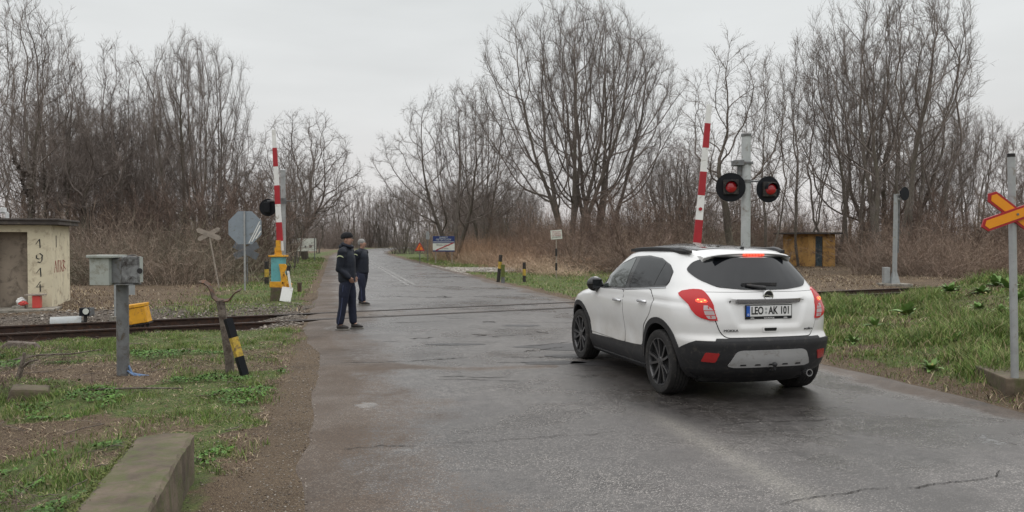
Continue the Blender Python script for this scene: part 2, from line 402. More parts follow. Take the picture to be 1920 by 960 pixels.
A = np.exp(-(((Xr + 1.45) / .22) ** 2 + ((Yr - 7.65) / .3) ** 2)) + np.exp(-(((Xr + .85) / .16) ** 2 + ((Yr - 6.0) / .1) ** 2)) + .8 * np.exp(-(((Xr - 3.95) / .5) ** 2 + ((Yr - 6.3) / .5) ** 2))
C = np.stack([mud, np.clip(lane_car_shadow + lane2, 0, 1), np.clip(pale, 0, 1), A], -1).reshape(-1, 4)
ny, nx = Xr.shape; idx = np.arange(nx * ny).reshape(ny, nx)
F = np.stack([idx[:-1, :-1], idx[:-1, 1:], idx[1:, 1:], idx[1:, :-1]], -1).reshape(-1, 4)
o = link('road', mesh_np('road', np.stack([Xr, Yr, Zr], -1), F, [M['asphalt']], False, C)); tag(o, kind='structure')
# markings: double centre line
mb = MB()
for off in (-.34, -.08):
    yy = np.arange(28.6, 150, 1.2); L = []
    for y in yy:
        c0 = float(road_c(y)); L += [(c0 + off - .06, y, .0105), (c0 + off + .06, y, .0105)]
    mb.add(L, [(2 * i, 2 * i + 1, 2 * i + 3, 2 * i + 2) for i in range(len(yy) - 1)])
tag(mb.build('road_marking', M['paint_line']), kind='structure')
# cracks and seams
mb = MB(); rr = random.Random(3)
def crack(p, q, w_, n=24, jit=.05):
    p, q = Vector((*p, .0115)), Vector((*q, .0115)); d = (q - p); nr = Vector((-d.y, d.x, 0)).normalized(); L = []; off = 0; k = 0
    for i in range(n + 1):
        t_ = i / n; off += rr.uniform(-1, 1) * jit * .5; off *= .93
        w2 = w_ * (0.25 + rr.random()) * min(1, 5 * t_ + .2, 5 * (1 - t_) + .2)
        c_ = p + d * t_ + nr * off; L += [c_ - nr * w2 / 2, c_ + nr * w2 / 2]
    mb.add(L, [(2 * i, 2 * i + 1, 2 * i + 3, 2 * i + 2) for i in range(n)])
def pc(a, b_, w_, n=24, jit=.05):
    A_, B_ = at(*a), at(*b_); crack((A_.x, A_.y), (B_.x, B_.y), w_, n, jit)
pc((1440, 948), (1690, 918), .009, 40, .03); pc((1690, 918), (1868, 897), .013, 40, .03)
pc((1868, 897), (1876, 884), .012, 8, .02)
pc((640, 845), (780, 838), .012); pc((790, 834), (1180, 810), .008, 50); pc((1350, 798), (1560, 786), .014, 30)
pc((640, 681), (760, 679), .025, 30, .03); pc((760, 679), (878, 671), .04, 30, .04); pc((940, 671), (1075, 670), .03, 30)
pc((930, 681), (1060, 680), .03, 20)
pc((690, 643), (752, 641), .03); pc((815, 650), (860, 645), .02); pc((980, 650), (1070, 642), .04, 20, .08)
pc((700, 556), (860, 559), .06, 30, .1); pc((820, 556), (850, 557), .22, 14, .2); pc((860, 558), (1010, 552), .04, 20, .1)
pc((905, 604), (930, 605), .14, 12, .1); pc((885, 628), (915, 629), .09, 12, .05); pc((920, 632), (938, 633), .05)
pc((770, 637), (815, 634), .05, 14, .1); pc((760, 650), (850, 648), .012); pc((985, 662), (1060, 652), .05, 20, .1)
pc((690, 590), (740, 592), .03, 14, .1); pc((750, 572), (790, 571), .05, 14, .1); pc((1000, 622), (1030, 626), .05, 10)
for i in range(46):
    y = rr.uniform(9, 40); x = float(road_c(y)) + rr.uniform(-3, 3); L_ = rr.uniform(.3, 1.2); a_ = rr.uniform(-.5, .5)
    crack((x, y), (x + L_ * math.cos(a_), y + L_ * math.sin(a_)), rr.uniform(.008, .03) * (y / 12), 12, .08)
tag(mb.build('road_crack', M['crack']), kind='structure')
# darker tar patches
mb = MB()
for (cx, cy, rx_, ry_) in ((1.15, 11.9, 1.0, .42), (1.0, 10.95, .55, .2), (.55, 10.35, .45, .16), (1.6, 10.3, .9, .22), (-.9, 12.2, .4, .12), (.2, 14.9, .35, .16)):
    n = 40; L = [(cx, cy, .0095)]
    for i in range(n):
        a_ = 2 * math.pi * i / n; k = .75 + .5 * float(vnoise(np.array(math.cos(a_) * 2 + cx * 5), np.array(math.sin(a_) * 2 + cy * 7), .8, 5)); L.append((cx + rx_ * k * math.cos(a_), cy + ry_ * k * math.sin(a_), .0095))
    mb.add(L, [(0, 1 + i, 1 + (i + 1) % n) for i in range(n)])
tag(mb.build('road_patch', M['patch_tar']), kind='structure')
# ---------------------------------------------------------------- railway
PROF = [(-.065, -.16), (.065, -.16), (.065, -.148), (.012, -.13), (.010, -.045), (.036, -.030), (.036, -.004), (.030, 0), (-.030, 0), (-.036, -.004), (-.036, -.030), (-.010, -.045), (-.012, -.13), (-.065, -.148)]
def rail(off, s0, s1, label, off2=None, z=.016, name='rail'):
    off2 = off if off2 is None else off2
    root = []
    mbv = []; n = len(PROF); V = []; Fa = []; mi = []
    seg = 60
    for i in range(seg + 1):
        s = s0 + (s1 - s0) * i / seg; of = off + (off2 - off) * i / seg
        cx = s * RD[0] - of * RD[1]; cy = 18.1 + s * RD[1] + of * RD[0]
        for (a, h) in PROF: V.append((cx - a * RD[1], cy + a * RD[0], h + z))
    mb = MB(); fs = []
    for i in range(seg):
        for j in range(n): fs.append((i * n + j, i * n + (j + 1) % n, (i + 1) * n + (j + 1) % n, (i + 1) * n + j)); mi.append(1 if j == 7 else 0)
    fs += [tuple(range(n - 1, -1, -1)), tuple(range(seg * n, seg * n + n))]; mi += [0, 0]
    mb.add(V, fs); mb.mi = mi
    o = mb.build(name, [M['rail_side'], M['rail_top']])
    return tag(o, label, 'rail', 'rusty rails of the single track crossing the road')
rail(0, -45, 75, 'near rail of the track, on the side of the white car and the steel post')
rail(1.5, -45, 75, 'far rail of the track, on the side of the two huts')
rail(.17, -45, -12.2, 'short extra switch rail just inside the near rail, left of the yellow trackside box', .07)
rail(1.28, -45, -13.4, 'short extra switch rail just inside the far rail, in front of the small cream hut', 1.42)
# dark flangeway grooves where the road crosses
mb = MB()
for of in (.10, 1.40, -.06, 1.57):
    L = []; ns = 80; wd = .055 if of in (.10, 1.40) else .022
    for i in range(ns + 1):
        s = -5.2 + 12.2 * i / ns; w2 = wd * (.55 + .8 * rr.random()); 
        cx = s * RD[0] - of * RD[1]; cy = 18.1 + s * RD[1] + of * RD[0]
        L += [(cx + w2 * RD[1], cy - w2 * RD[0], .0115), (cx - w2 * RD[1], cy + w2 * RD[0], .0115)]
    mb.add(L, [(2 * i, 2 * i + 1, 2 * i + 3, 2 * i + 2) for i in range(ns)])
tag(mb.build('flangeway', M['crack']), kind='structure')
# sleepers
proto = None; k = 0
for i in range(-60, 95):
    s = i * .62
    cx = s * RD[0] - .75 * RD[1]; cy = 18.1 + s * RD[1] + .75 * RD[0]; u = float(road_u(cx, cy))
    if -4.6 < u < 4.6 or cy < 6: continue
    if not (-.78 < cx / max(cy, 1) < .78): continue
    if proto is None:
        mb = MB(); mb.box((0, 0, 0), (.24, 2.5, .14))
        for yy in (-.75, .75):
            for xx in (-.07, .07): mb.box((xx, yy + .11, .09), (.05, .05, .05)); mb.box((xx, yy - .11, .09), (.05, .05, .05))
            mb.box((0, yy, .075), (.16, .34, .02))
        proto = mb.build('sleeper', M['sleeper'], bevel=.008); so_ = proto
    else:
        so_ = proto.copy(); col.objects.link(so_)
    so_.location = (cx, cy, -.215); so_.rotation_euler = (0, 0, math.atan2(RD[1], RD[0]) + rr.uniform(-.02, .02))
    side_ = 'left' if u < 0 else 'right'
    tag(so_, 'dark timber sleeper under the rails, %s of the road' % side_, 'sleeper', 'timber sleepers %s of the road' % side_)
# ---------------------------------------------------------------- bare winter trees
def bark(name, a, b_, c_, sc_=7):
    m, N, b = new_mat(name); v = obj_coord(N); mp = nd(N, 'ShaderNodeMapping'); mp.inputs['Scale'].default_value = (3, 3, .8); N.links.new(v, mp.inputs[0])
    n1 = noise(N, sc_, 6, .7, mp.outputs[0]); n2 = noise(N, 1.1, 4, .6, v)
    c = mixc(N, maprange(N, n1, .35, .65, 0, 1), a, b_); c = mixc(N, maprange(N, n2, .45, .65, 0, .7), c, c_)
    N.links.new(c, b.inputs['Base Color']); b.inputs['Roughness'].default_value = .9; b.inputs['Specular IOR Level'].default_value = .15
    bump(N, b, n1, .6, .03)
bark('bark_grey', (.085, .072, .062), (.20, .175, .155), (.12, .11, .085))
bark('bark_dark', (.06, .05, .042), (.145, .122, .104), (.08, .078, .055))
def twigmat(name, col_, var):
    m, N, b = new_mat(name); n1 = noise(N, .8, 3, .5, geo_pos(N))
    N.links.new(mixc(N, maprange(N, n1, .35, .65, 0, 1), tuple(k * (1 - var) for k in col_), tuple(k * (1 + var) for k in col_)), b.inputs['Base Color'])
    b.inputs['Roughness'].default_value = .85; b.inputs['Specular IOR Level'].default_value = .15
twigmat('twig_grey', (.165, .140, .125), .3)
twigmat('twig_red', (.15, .11, .09), .3)
def unit(a): return a / np.maximum(np.linalg.norm(a, axis=-1, keepdims=True), 1e-9)
def grow(P0, D0, L, r0, r1, rng, S, wob, up):
    n = len(P0); P = np.empty((n, S + 1, 3)); P[:, 0] = P0; D = unit(D0.copy()); rad = np.linspace(0, 1, S + 1)[None] * (r1 - r0)[:, None] + r0[:, None]
    for i in range(S):
        D = D + rng.normal(0, wob, (n, 3)); D[:, 2] += up; D = unit(D); P[:, i + 1] = P[:, i] + D * (L / S)[:, None]
    return P, rad
def tubes_np(P, rad, k):
    n, S1, _ = P.shape; T = np.empty_like(P); T[:, 1:-1] = P[:, 2:] - P[:, :-2]; T[:, 0] = P[:, 1] - P[:, 0]; T[:, -1] = P[:, -1] - P[:, -2]; T = unit(T)
    ref = np.where(np.abs(T[..., 2:3]) < .9, np.array([0, 0, 1.0]), np.array([1.0, 0, 0]))
    ref = np.repeat(ref[:, :1], S1, 1)
    A = unit(np.cross(T, ref)); B = np.cross(T, A); a = 2 * np.pi * np.arange(k) / k
    V = P[:, :, None] + (A[:, :, None] * np.cos(a)[None, None, :, None] + B[:, :, None] * np.sin(a)[None, None, :, None]) * rad[..., None, None]
    idx = np.arange(n * S1 * k).reshape(n, S1, k); nx_ = np.roll(idx, -1, 2)
    F = np.stack([idx[:, :-1], nx_[:, :-1], nx_[:, 1:], idx[:, 1:]], -1).reshape(-1, 4)
    return V.reshape(-1, 3), F
def ribbons_np(P, wid, rng):
    n, S1, _ = P.shape; T = unit(P[:, -1] - P[:, 0]); A = unit(np.cross(T, rng.normal(0, 1, (n, 3))))
    w_ = (np.linspace(1, .35, S1)[None] * wid[:, None])[..., None] * A[:, None] / 2
    V = np.stack([P - w_, P + w_], 2); idx = np.arange(n * S1 * 2).reshape(n, S1, 2)
    F = np.stack([idx[:, :-1, 0], idx[:, :-1, 1], idx[:, 1:, 1], idx[:, 1:, 0]], -1).reshape(-1, 4)
    return V.reshape(-1, 3), F
def children(P, rad, c, rng, t0, ang, lratio, L, rr_, tipbias=1.0):
    n, S1, _ = P.shape; S = S1 - 1; i = np.repeat(np.arange(n), c); t = t0 + (1 - t0) * rng.random(len(i)) ** tipbias
    f = t * S; j = np.minimum(f.astype(int), S - 1); fr = (f - j)[:, None]
    P0 = P[i, j] * (1 - fr) + P[i, j + 1] * fr; T = unit(P[i, j + 1] - P[i, j]); r = rad[i, j] * (1 - fr[:, 0]) + rad[i, j + 1] * fr[:, 0]
    q = unit(np.cross(T, rng.normal(0, 1, T.shape))); a = np.radians(rng.normal(ang, 9, len(i)))[:, None]
    D = T * np.cos(a) + q * np.sin(a); Ln = L[i] * lratio * (1 - .6 * (t - t0)) * rng.uniform(.6, 1.25, len(i))
    return P0, D, Ln, np.maximum(r * rr_, .004)
TREES = {}
def colonise(seed, H, prof, natt, stems, r_base, z0, step=.38, kill=.62, up=.25, inert=.9, jit=.12):
    """grow a branch skeleton towards points spread through the crown outline prof [(height, radius)...]"""
    rng = np.random.default_rng(seed)
    hs = np.array([p[0] for p in prof]) * H; rs = np.array([p[1] for p in prof])
    h = rng.uniform(hs[0], hs[-1], natt * 6); Rr = np.interp(h, hs, rs); keep = rng.random(len(h)) < (Rr / rs.max()) ** 1.5; h = h[keep][:natt]; Rr = Rr[keep][:natt]
    lob = rng.uniform(0, 6.28, 3)
    az = rng.uniform(0, 6.28, len(h)); Rr = Rr * (1 + .14 * np.sin(3 * az + lob[0]) + .1 * np.sin(5 * az + h * .8 + lob[1]))
    r = Rr * rng.random(len(h)) ** .5; A = np.stack([r * np.cos(az), r * np.sin(az), h], -1)
    P, par, Dn = [], [], []
    for i in range(stems):
        a = 6.283 * i / stems + rng.uniform(-.3, .3); k = r_base * (0 if stems == 1 else 1)
        tl = .32 if stems > 1 else 0.03
        P.append([0, 0, -.45]); par.append(-1); Dn.append(np.array([0, 0, 1.0]))
        P.append([k * math.cos(a), k * math.sin(a), .05]); par.append(len(P) - 2)
        d = np.array([math.cos(a) * tl, math.sin(a) * tl, 1.0]) ; d /= np.linalg.norm(d); Dn.append(d)
        n = max(1, int(z0 / step)); q = len(P) - 1
        for j in range(n):
            d = d + rng.normal(0, .05, 3); d /= np.linalg.norm(d); P.append(list(np.array(P[q]) + d * step)); par.append(q); Dn.append(d); q = len(P) - 1
    P = np.array(P); par = np.array(par); Dn = np.array(Dn)
    d2 = ((A[:, None] - P[None]) ** 2).sum(-1); near = d2.argmin(1); best = d2.min(1); alive = np.ones(len(A), bool); cnt = np.zeros(len(P), int)
    for it in range(110):
        al = np.nonzero(alive)[0]
        if len(al) < 8: break
        nn = near[al]; dv = unit(A[al] - P[nn]); acc = np.zeros((len(P), 3)); np.add.at(acc, nn, dv); u = np.unique(nn)
        u = u[cnt[u] < 3]
        if len(u) == 0: break
        d = unit(acc[u]) + Dn[u] * inert + np.array([0, 0, up]) + rng.normal(0, jit, (len(u), 3)); d = unit(d); Q = P[u] + d * step; cnt[u] += 1
        n0 = len(P); P = np.concatenate([P, Q]); par = np.concatenate([par, u]); Dn = np.concatenate([Dn, d]); cnt = np.concatenate([cnt, np.zeros(len(u), int)])
        dd = ((A[al][:, None] - Q[None]) ** 2).sum(-1); bm = dd.min(1); ba = dd.argmin(1); upd = bm < best[al]
        best[al[upd]] = bm[upd]; near[al[upd]] = n0 + ba[upd]; alive &= best > kill ** 2
    return P, par, Dn, rng
def proto_tree(key, seed, H, prof, natt=1300, stems=1, r_base=.3, z0=2.0, mt='bark_grey', mc='twig_grey', pipe=1.8, tip=.008, tw=.0065, tl=.75, tup=.25, nt1=4, nt2=4, ivy=0, step=.38, kill=.62, up=.25, inert=.9, jit=.12):
    P, par, Dn, rng = colonise(seed, H, prof, natt, stems, r_base, z0, step, kill, up, inert, jit)
    rp = np.zeros(len(P)); nch = np.zeros(len(P), int)
    for i in range(len(P) - 1, -1, -1):
        rp[i] = max(rp[i], tip ** pipe) + .28 * tip ** pipe
        if par[i] >= 0: rp[par[i]] += rp[i]; nch[par[i]] += 1
    r = rp ** (1 / pipe); e = np.nonzero(par >= 0)[0]; p = par[e]
    seg = np.stack([P[p], P[e] + (P[e] - P[p]) * .06], 1); rad = np.stack([np.minimum(r[p], r[e] * 1.18), r[e]], 1)
    thick = r[e] > max(.045, .32 * r.max()); TV, TF = tubes_np(seg[thick], rad[thick], 9); mid = ~thick & (r[e] > .02)
    V1, F1 = tubes_np(seg[mid], rad[mid], 5); fin = ~thick & ~mid; V2, F2 = tubes_np(seg[fin], rad[fin], 3)
    print('TREE', key, len(P), round(float(r.max()), 3), round(float(P[:, 2].max()), 1))
    tn = np.nonzero(r < .035)[0]; i = np.repeat(tn, nt1); n = len(i)
    Dt = unit(unit(rng.normal(0, 1, (n, 3))) * .8 + Dn[i] * .9 + np.array([0, 0, tup])); L = tl * rng.uniform(.5, 1.25, n)
    q0 = P[i] - Dn[i] * (rng.random(n) * step)[:, None]
    T1, _ = grow(q0, Dt, L, L * 0, L * 0, rng, 3, .12, tup * .25); V3, F3 = ribbons_np(T1, np.full(n, tw * 2), rng)
    q0, D2, L2, _ = children(T1, T1[..., 0] * 0 + 1, nt2, rng, .15, 36, .5, L, 1); T2, _ = grow(q0, D2, L2, L2, L2, rng, 2, .12, tup * .25); V4, F4 = ribbons_np(T2, np.full(len(T2), tw * 1.45), rng)
    VL = [V1, V2, V3, V4]; FL = [F1, F2, F3, F4]
    if ivy:
        lo = np.nonzero((P[:, 2] < H * .42) & (r > .3 * r.max()))[0]; i = rng.choice(lo, ivy); q = P[i] + unit(rng.normal(0, 1, (ivy, 3))) * (r[i] * rng.uniform(.8, 2.0, ivy))[:, None] + np.array([0, 0, 1]) * rng.uniform(-.2, .2, (ivy, 1))
        T5, _ = grow(q, rng.normal(0, 1, (ivy, 3)), np.full(ivy, .16), np.ones(ivy), np.ones(ivy), rng, 1, .1, 0); V, F = ribbons_np(T5, np.full(ivy, .09), rng); VL.append(V); FL.append(F)
    off = 0; FF = []
    for V, F in zip(VL, FL): FF.append(F + off); off += len(V)
    V = np.concatenate(VL); TREES[key] = (mesh_np('trunk', TV, TF, [M[mt]], True), mesh_np('crown', V, np.concatenate(FF), [M[mc]]), float(np.percentile(V[:, 2], 99.9)))
proto_tree('big', 3, 20, [(.20, 3.6), (.32, 5.8), (.5, 7.6), (.68, 7.8), (.84, 6.2), (.95, 3.4), (1, 1.6)], natt=2600, stems=6, r_base=.45, z0=2.0, tip=.0085, tl=.95, tup=.45, up=.22)
proto_tree('big2', 8, 19, [(.20, 3.0), (.32, 5.0), (.5, 6.4), (.68, 6.5), (.84, 5.4), (.95, 3.4), (1, 1.6)], natt=2300, stems=5, r_base=.4, z0=1.6, tip=.0085, tl=.95, tup=.45, up=.22)
proto_tree('round', 12, 14, [(.18, 4.2), (.35, 5.7), (.55, 5.8), (.75, 4.6), (.9, 3.0), (1, 1.2)], natt=2000, stems=3, r_base=.25, z0=1.0, tl=.75, tup=.2, up=.12, tip=.0075)
proto_tree('oak', 21, 11, [(.25, 3.2), (.4, 4.8), (.6, 4.8), (.8, 3.6), (1, 1.2)], natt=1000, stems=1, z0=1.8, tl=.65, tup=.08, up=.08, mt='bark_dark', jit=.35, inert=.6, tip=.009)
proto_tree('spread', 33, 14, [(.2, 2.4), (.4, 4.0), (.6, 4.7), (.8, 3.8), (.93, 2.3), (1, 1)], natt=1300, stems=4, r_base=.3, z0=2.0, tl=.7, tup=.2, up=.2, mt='bark_dark', jit=.2, tip=.0085)
proto_tree('slim', 41, 14, [(.2, .9), (.4, 1.9), (.65, 2.4), (.85, 1.7), (1, .5)], natt=620, stems=2, r_base=.15, z0=3, tl=.75, tup=.3, up=.28, jit=.24, tip=.0065)
proto_tree('slim2', 47, 13, [(.18, 1.0), (.4, 2.1), (.65, 2.6), (.85, 2.0), (1, .7)], natt=680, stems=3, r_base=.15, z0=2, tl=.75, tup=.3, up=.28, jit=.24, tip=.0065)
proto_tree('pole', 52, 12, [(.3, .9), (.5, 1.8), (.7, 1.9), (.9, 1.2), (1, .4)], natt=420, stems=1, z0=3, tl=.7, tup=.3, up=.4, mt='bark_dark', tip=.007, jit=.2)
proto_tree('vase', 60, 15, [(.24, .9), (.4, 2.6), (.6, 4.2), (.78, 4.9), (.92, 3.9), (1, 2.0)], natt=1500, stems=4, r_base=.3, z0=2.2, tl=.85, tup=.4, up=.3, tip=.007, inert=1.1, jit=.18)
proto_tree('droop', 66, 12, [(.2, 1.8), (.35, 2.9), (.55, 3.0), (.75, 2.4), (.9, 1.4), (1, .4)], natt=950, stems=1, z0=4.5, tl=.6, tup=.05, up=.0, mt='bark_dark', jit=.3, tip=.0075)
proto_tree('scrub', 71, 6, [(.08, 1.2), (.3, 2.0), (.6, 2.3), (.85, 1.6), (1, .6)], natt=420, stems=6, r_base=.3, z0=.3, tl=.6, tup=.2, up=.1, mc='twig_red', tip=.006)
proto_tree('ivied', 78, 15, [(.25, 1.4), (.45, 2.6), (.7, 3.1), (.88, 2.2), (1, .8)], natt=900, stems=3, r_base=.25, z0=3.5, tl=.75, tup=.25, up=.2, jit=.22, ivy=2600, mt='bark_dark', tip=.008)
def tree(key, x, y, H, rz, label, group=None, sx=1.0, name='bare_tree', cat='tree', tilt=(0, 0)):
    tm, cm, h0 = TREES[key]; s = H / h0
    e_ = empty(name, (x, y, float(gz(x, y)) - .05), rz, label, cat, group); e_.scale = (s * sx, s * sx, s); e_.rotation_euler = (tilt[0], tilt[1], rz)
    link('trunk', tm, e_); link('crown', cm, e_); return e_
def ptree(key, px, Y, topy, rz, label, group=None, sx=1.0, **k):
    p = atY(px, 452, Y); top = atY(px, topy, Y).z; u_ = float(road_u(p.x, Y))
    if abs(u_) < 5.6: p.x += math.copysign(5.6, u_) - u_      # keep trunks off the road
    return tree(key, p.x, Y, top, rz, label, group, sx, **k)
# single trees one can tell apart
ptree('big', 1070, 58, -12, .4, 'tallest and widest bare tree right of the road bend, with many trunks fanning out', sx=.95)
ptree('big2', 1122, 61, 28, 2.2, 'broad bare tree standing just right of the tallest central tree, its crown merging into it', sx=.95)
ptree('round', 850, 66, 155, 1.0, 'round-headed bare tree behind the blue and white town sign, left of the tallest tree', sx=.98)
ptree('round', 905, 76, 150, 3.1, 'narrower bare tree between the round-headed tree and the tallest tree', sx=.66)
ptree('droop', 1372, 42, 50, .2, 'straight bare tree with wavy side branches behind the raised right boom', sx=1.05)
ptree('slim', 1443, 46, 85, .9, 'slender bare tree right behind the grey post with the two red lamps')
ptree('slim2', 1500, 50, 62, 2.0, 'slender forked bare tree between the two-lamp post and the yellow hut')
ptree('slim', 1562, 54, 30, 3.3, 'slender bare tree rising straight above the small yellow hut')
ptree('vase', 1607, 50, 55, 5.0, 'bare tree with bundle of thin upright limbs just right of the yellow hut', sx=.8)
ptree('vase', 1665, 43, -45, .3, 'largest bare tree on the right, fanning out like a vase above the mast', sx=1.0)
ptree('slim2', 1718, 47, -20, 1.3, 'leaning slender bare tree just right of the vase-shaped tree', sx=1.25, tilt=(0, .10))
ptree('vase', 1822, 78, 200, 2.0, 'small fan-shaped bare tree standing alone against the sky near the right edge', sx=.85)
ptree('round', 1935, 66, 225, 2.6, 'bare tree cut by the right edge of the picture behind the red and yellow cross', sx=.9)
ptree('spread', 1290, 70, 250, 1.1, 'low bare tree left of the raised right barrier boom, far behind the thicket')
ptree('oak', 572, 70, 205, 1.7, 'dark gnarled bare tree directly behind the left barrier boom and its post', sx=1.0)
ptree('oak', 632, 66, 242, 4.0, 'gnarled bare tree nearest the left side of the road bend', sx=.75)
ptree('spread', 350, 38, 48, 1.9, 'tall many-stemmed bare tree behind the leaning weathered cross sign', sx=.62)
ptree('big2', 392, 44, 70, 4.4, 'tall bare tree with long limbs reaching right towards the barrier boom', sx=.62, tilt=(0, .07))
ptree('slim', 262, 40, 98, .7, 'thin forked bare tree left of the tall many-stemmed tree', sx=1.1)
ptree('slim2', 222, 44, 68, 2.6, 'fine-twigged bare tree between the cream hut and the many-stemmed tree', sx=1.15)
ptree('droop', 455, 47, 225, 2.9, 'small dark bare tree rising above the octagonal sign', sx=1.1)
ptree('ivied', 14, 31, -40, .5, 'thick ivy-covered bare tree at the left edge behind the cream hut', sx=.9)
ptree('slim', 62, 36, -25, 2.1, 'pale tall bare tree rising above the roof of the cream hut', sx=1.2, tilt=(0, .05))
ptree('ivied', 112, 38, 42, 3.7, 'dark upright bare tree just right of the cream hut roof', sx=.6)
ptree('pole', 168, 37, 165, 1.1, 'straight thin bare tree standing right of the dark upright tree by the cream hut', sx=1.5)
ptree('pole', 545, 62, 270, 3.0, 'thin straight bare tree between the barrier boom and the dark gnarled tree', sx=1.3)
# the woods on both sides: one could count them, so each is a thing
rw = random.Random(5); keys = ['slim', 'slim2', 'pole', 'ivied', 'spread', 'droop', 'vase']
LW = 'bare trees of the wood left of the road'; RW = 'bare trees of the wood right of the road'; FW = 'small far-off bare trees beyond the road bend'
for i in range(24):
    Y = rw.uniform(38, 85); px = rw.uniform(-40, 655 - (Y - 30) * .4)
    lim = 130 + max(0, px - 150) * .30
    topy = rw.uniform(lim, lim + 120) - (60 if px < 120 else 0)
    ptree(rw.choice(keys), px, Y, topy, rw.uniform(0, 6.28), 'thin bare tree deep in the wood left of the road, among others like it', LW, rw.uniform(1.0, 1.5))
for i in range(26):
    Y = rw.uniform(34, 50); px = rw.uniform(-20, 530 - (Y - 30) * 1.5)
    ptree('scrub', px, Y, rw.uniform(295, 375), rw.uniform(0, 6.28), 'low many-stemmed shrub of bare reddish twigs at the foot of the left wood', 'bare shrubs along the foot of the left wood', rw.uniform(1, 1.4), name='bare_shrub', cat='shrub')
for i in range(22):
    Y = rw.uniform(55, 95); px = rw.uniform(1150, 1980)
    topy = rw.uniform(255, 345)
    if 1420 < px < 1760 and rw.random() < .4: topy = rw.uniform(120, 260)
    if 1450 < px < 1600: px += 170
    ptree(rw.choice(keys), px, Y, topy, rw.uniform(0, 6.28), 'thin bare tree deep in the wood right of the road, among others like it', RW, rw.uniform(1.0, 1.5))
for i in range(34):
    Y = rw.uniform(40, 60); px = rw.uniform(1010, 1960)
    if 1440 < px < 1610: Y = rw.uniform(53, 62)
    ptree('scrub', px, Y, rw.uniform(315, 395), rw.uniform(0, 6.28), 'low many-stemmed shrub of bare reddish twigs at the foot of the right wood', 'bare shrubs along the foot of the right wood', rw.uniform(1, 1.5), name='bare_shrub', cat='shrub')
for i in range(44):
    Y = rw.uniform(95, 185); px = rw.uniform(640, 1010)
    if Y < 215 and 690 < px < 735: Y = rw.uniform(185, 200)
    ptree(rw.choice(keys), px, Y, rw.uniform(325, 385), rw.uniform(0, 6.28), 'small far-off bare tree beyond the road bend, one of a dim row', FW, rw.uniform(1.0, 1.6))
# ---------------------------------------------------------------- thickets, reeds: merged ribbon masses
def colmat(name, rough=.85, gain=1.0, trans=0):
    m, N, b = new_mat(name); att = nd(N, 'ShaderNodeAttribute', attribute_name='col')
    n1 = noise(N, 3, 3, .5, geo_pos(N)); c = mixc(N, 1.0, att.outputs[0], maprange(N, n1, .3, .7, .7 * gain, 1.25 * gain), 'MULTIPLY')
    N.links.new(c, b.inputs['Base Color']); b.inputs['Roughness'].default_value = rough; b.inputs['Specular IOR Level'].default_value = .25
colmat('brush'); colmat('blades', .6)
def cane_patch(seed, n, W, D, H, twigs, arch, wid=.016):
    rng = np.random.default_rng(seed)
    P0 = np.stack([rng.uniform(-W / 2, W / 2, n), rng.uniform(-D / 2, D / 2, n), np.full(n, -.1)], -1)
    Dr = np.stack([rng.normal(0, .45, n), rng.normal(0, .45, n), np.ones(n)], -1)
    L = H * rng.uniform(.5, 1.2, n)
    P, rd = grow(P0, Dr, L, np.full(n, .01), np.full(n, .004), rng, 5, .14, -arch)
    V1, F1 = ribbons_np(P, rng.uniform(.7, 1.4, n) * wid, rng)
    q0, D2, L2, _ = children(P, rd, twigs, rng, .15, 45, .3, L, .7)
    P2, _ = grow(q0, D2, L2, _, _, rng, 2, .25, -arch * .3)
    V2, F2 = ribbons_np(P2, np.full(len(P2), wid * .65), rng)
    return np.concatenate([V1, V2]), np.concatenate([F1, F2 + len(V1)])
def scatter(name, label, cat, patches, spots, colfn, mat='brush', seed=1):
    rng = np.random.default_rng(seed); VV, FF, CC = [], [], []; off = 0
    for (x, y, s, hs) in spots:
        V, F = patches[rng.integers(len(patches))]; a = rng.uniform(0, 6.28); c, s_ = math.cos(a), math.sin(a)
        Wv = np.empty_like(V); Wv[:, 0] = (V[:, 0] * c - V[:, 1] * s_) * s + x; Wv[:, 1] = (V[:, 0] * s_ + V[:, 1] * c) * s + y; Wv[:, 2] = V[:, 2] * hs + float(gz(x, y))
        VV.append(Wv); FF.append(F + off); off += len(V)
        base = colfn(x, y, rng); q = np.repeat(rng.uniform(.6, 1.4, (len(V) + 1) // 2), 2)[:len(V), None]
        CC.append(np.clip(np.array(base)[None] * q, 0, 1))
    o = link(name, mesh_np(name, np.concatenate(VV), np.concatenate(FF), [M[mat]], False, np.concatenate(CC)))
    return tag(o, label, cat, kind='stuff')
dens = [cane_patch(s, 230, 3.4, 2.4, 2.6, 7, .10) for s in (1, 2, 3)]
def spots_px(rows, rng):
    out = []
    for (Y0, Y1, p0, p1, step, h0, h1) in rows:
        px = p0
        while px < p1:
            Y = rng.uniform(Y0, Y1); x = (px - 960) / FPX * Y; out.append((x, Y, rng.uniform(.9, 1.2), rng.uniform(h0, h1))); px += step * FPX / Y
    return out
rs_ = random.Random(9)
brown = lambda x, y, r: np.array([(.19, .145, .115), (.225, .175, .14), (.16, .13, .105), (.27, .21, .165), (.17, .15, .11)][r.integers(5)])
L_sp = spots_px([(28.5, 29.5, 130, 380, 2.0, .75, 1.1), (30, 33, 100, 500, 2.2, .9, 1.3), (34, 38, -40, 540, 2.2, 1.0, 1.5), (41, 46, -40, 560, 2.4, 1.1, 1.7), (52, 58, -40, 585, 2.8, 1.2, 1.8), (66, 78, 100, 640, 3, 1.4, 2.1)], rs_)
L_sp = [s for s in L_sp if not (535 < s[0] / s[1] * FPX + 960 < 612 and s[1] < 64) and float(road_u(s[0], s[1])) < -5.2 - (2 if s[1] > 30 else 0)]
scatter('left_thicket', 'dense brown thicket of bare canes and brambles at the foot of the left wood', 'thicket', dens, L_sp, brown, seed=4)
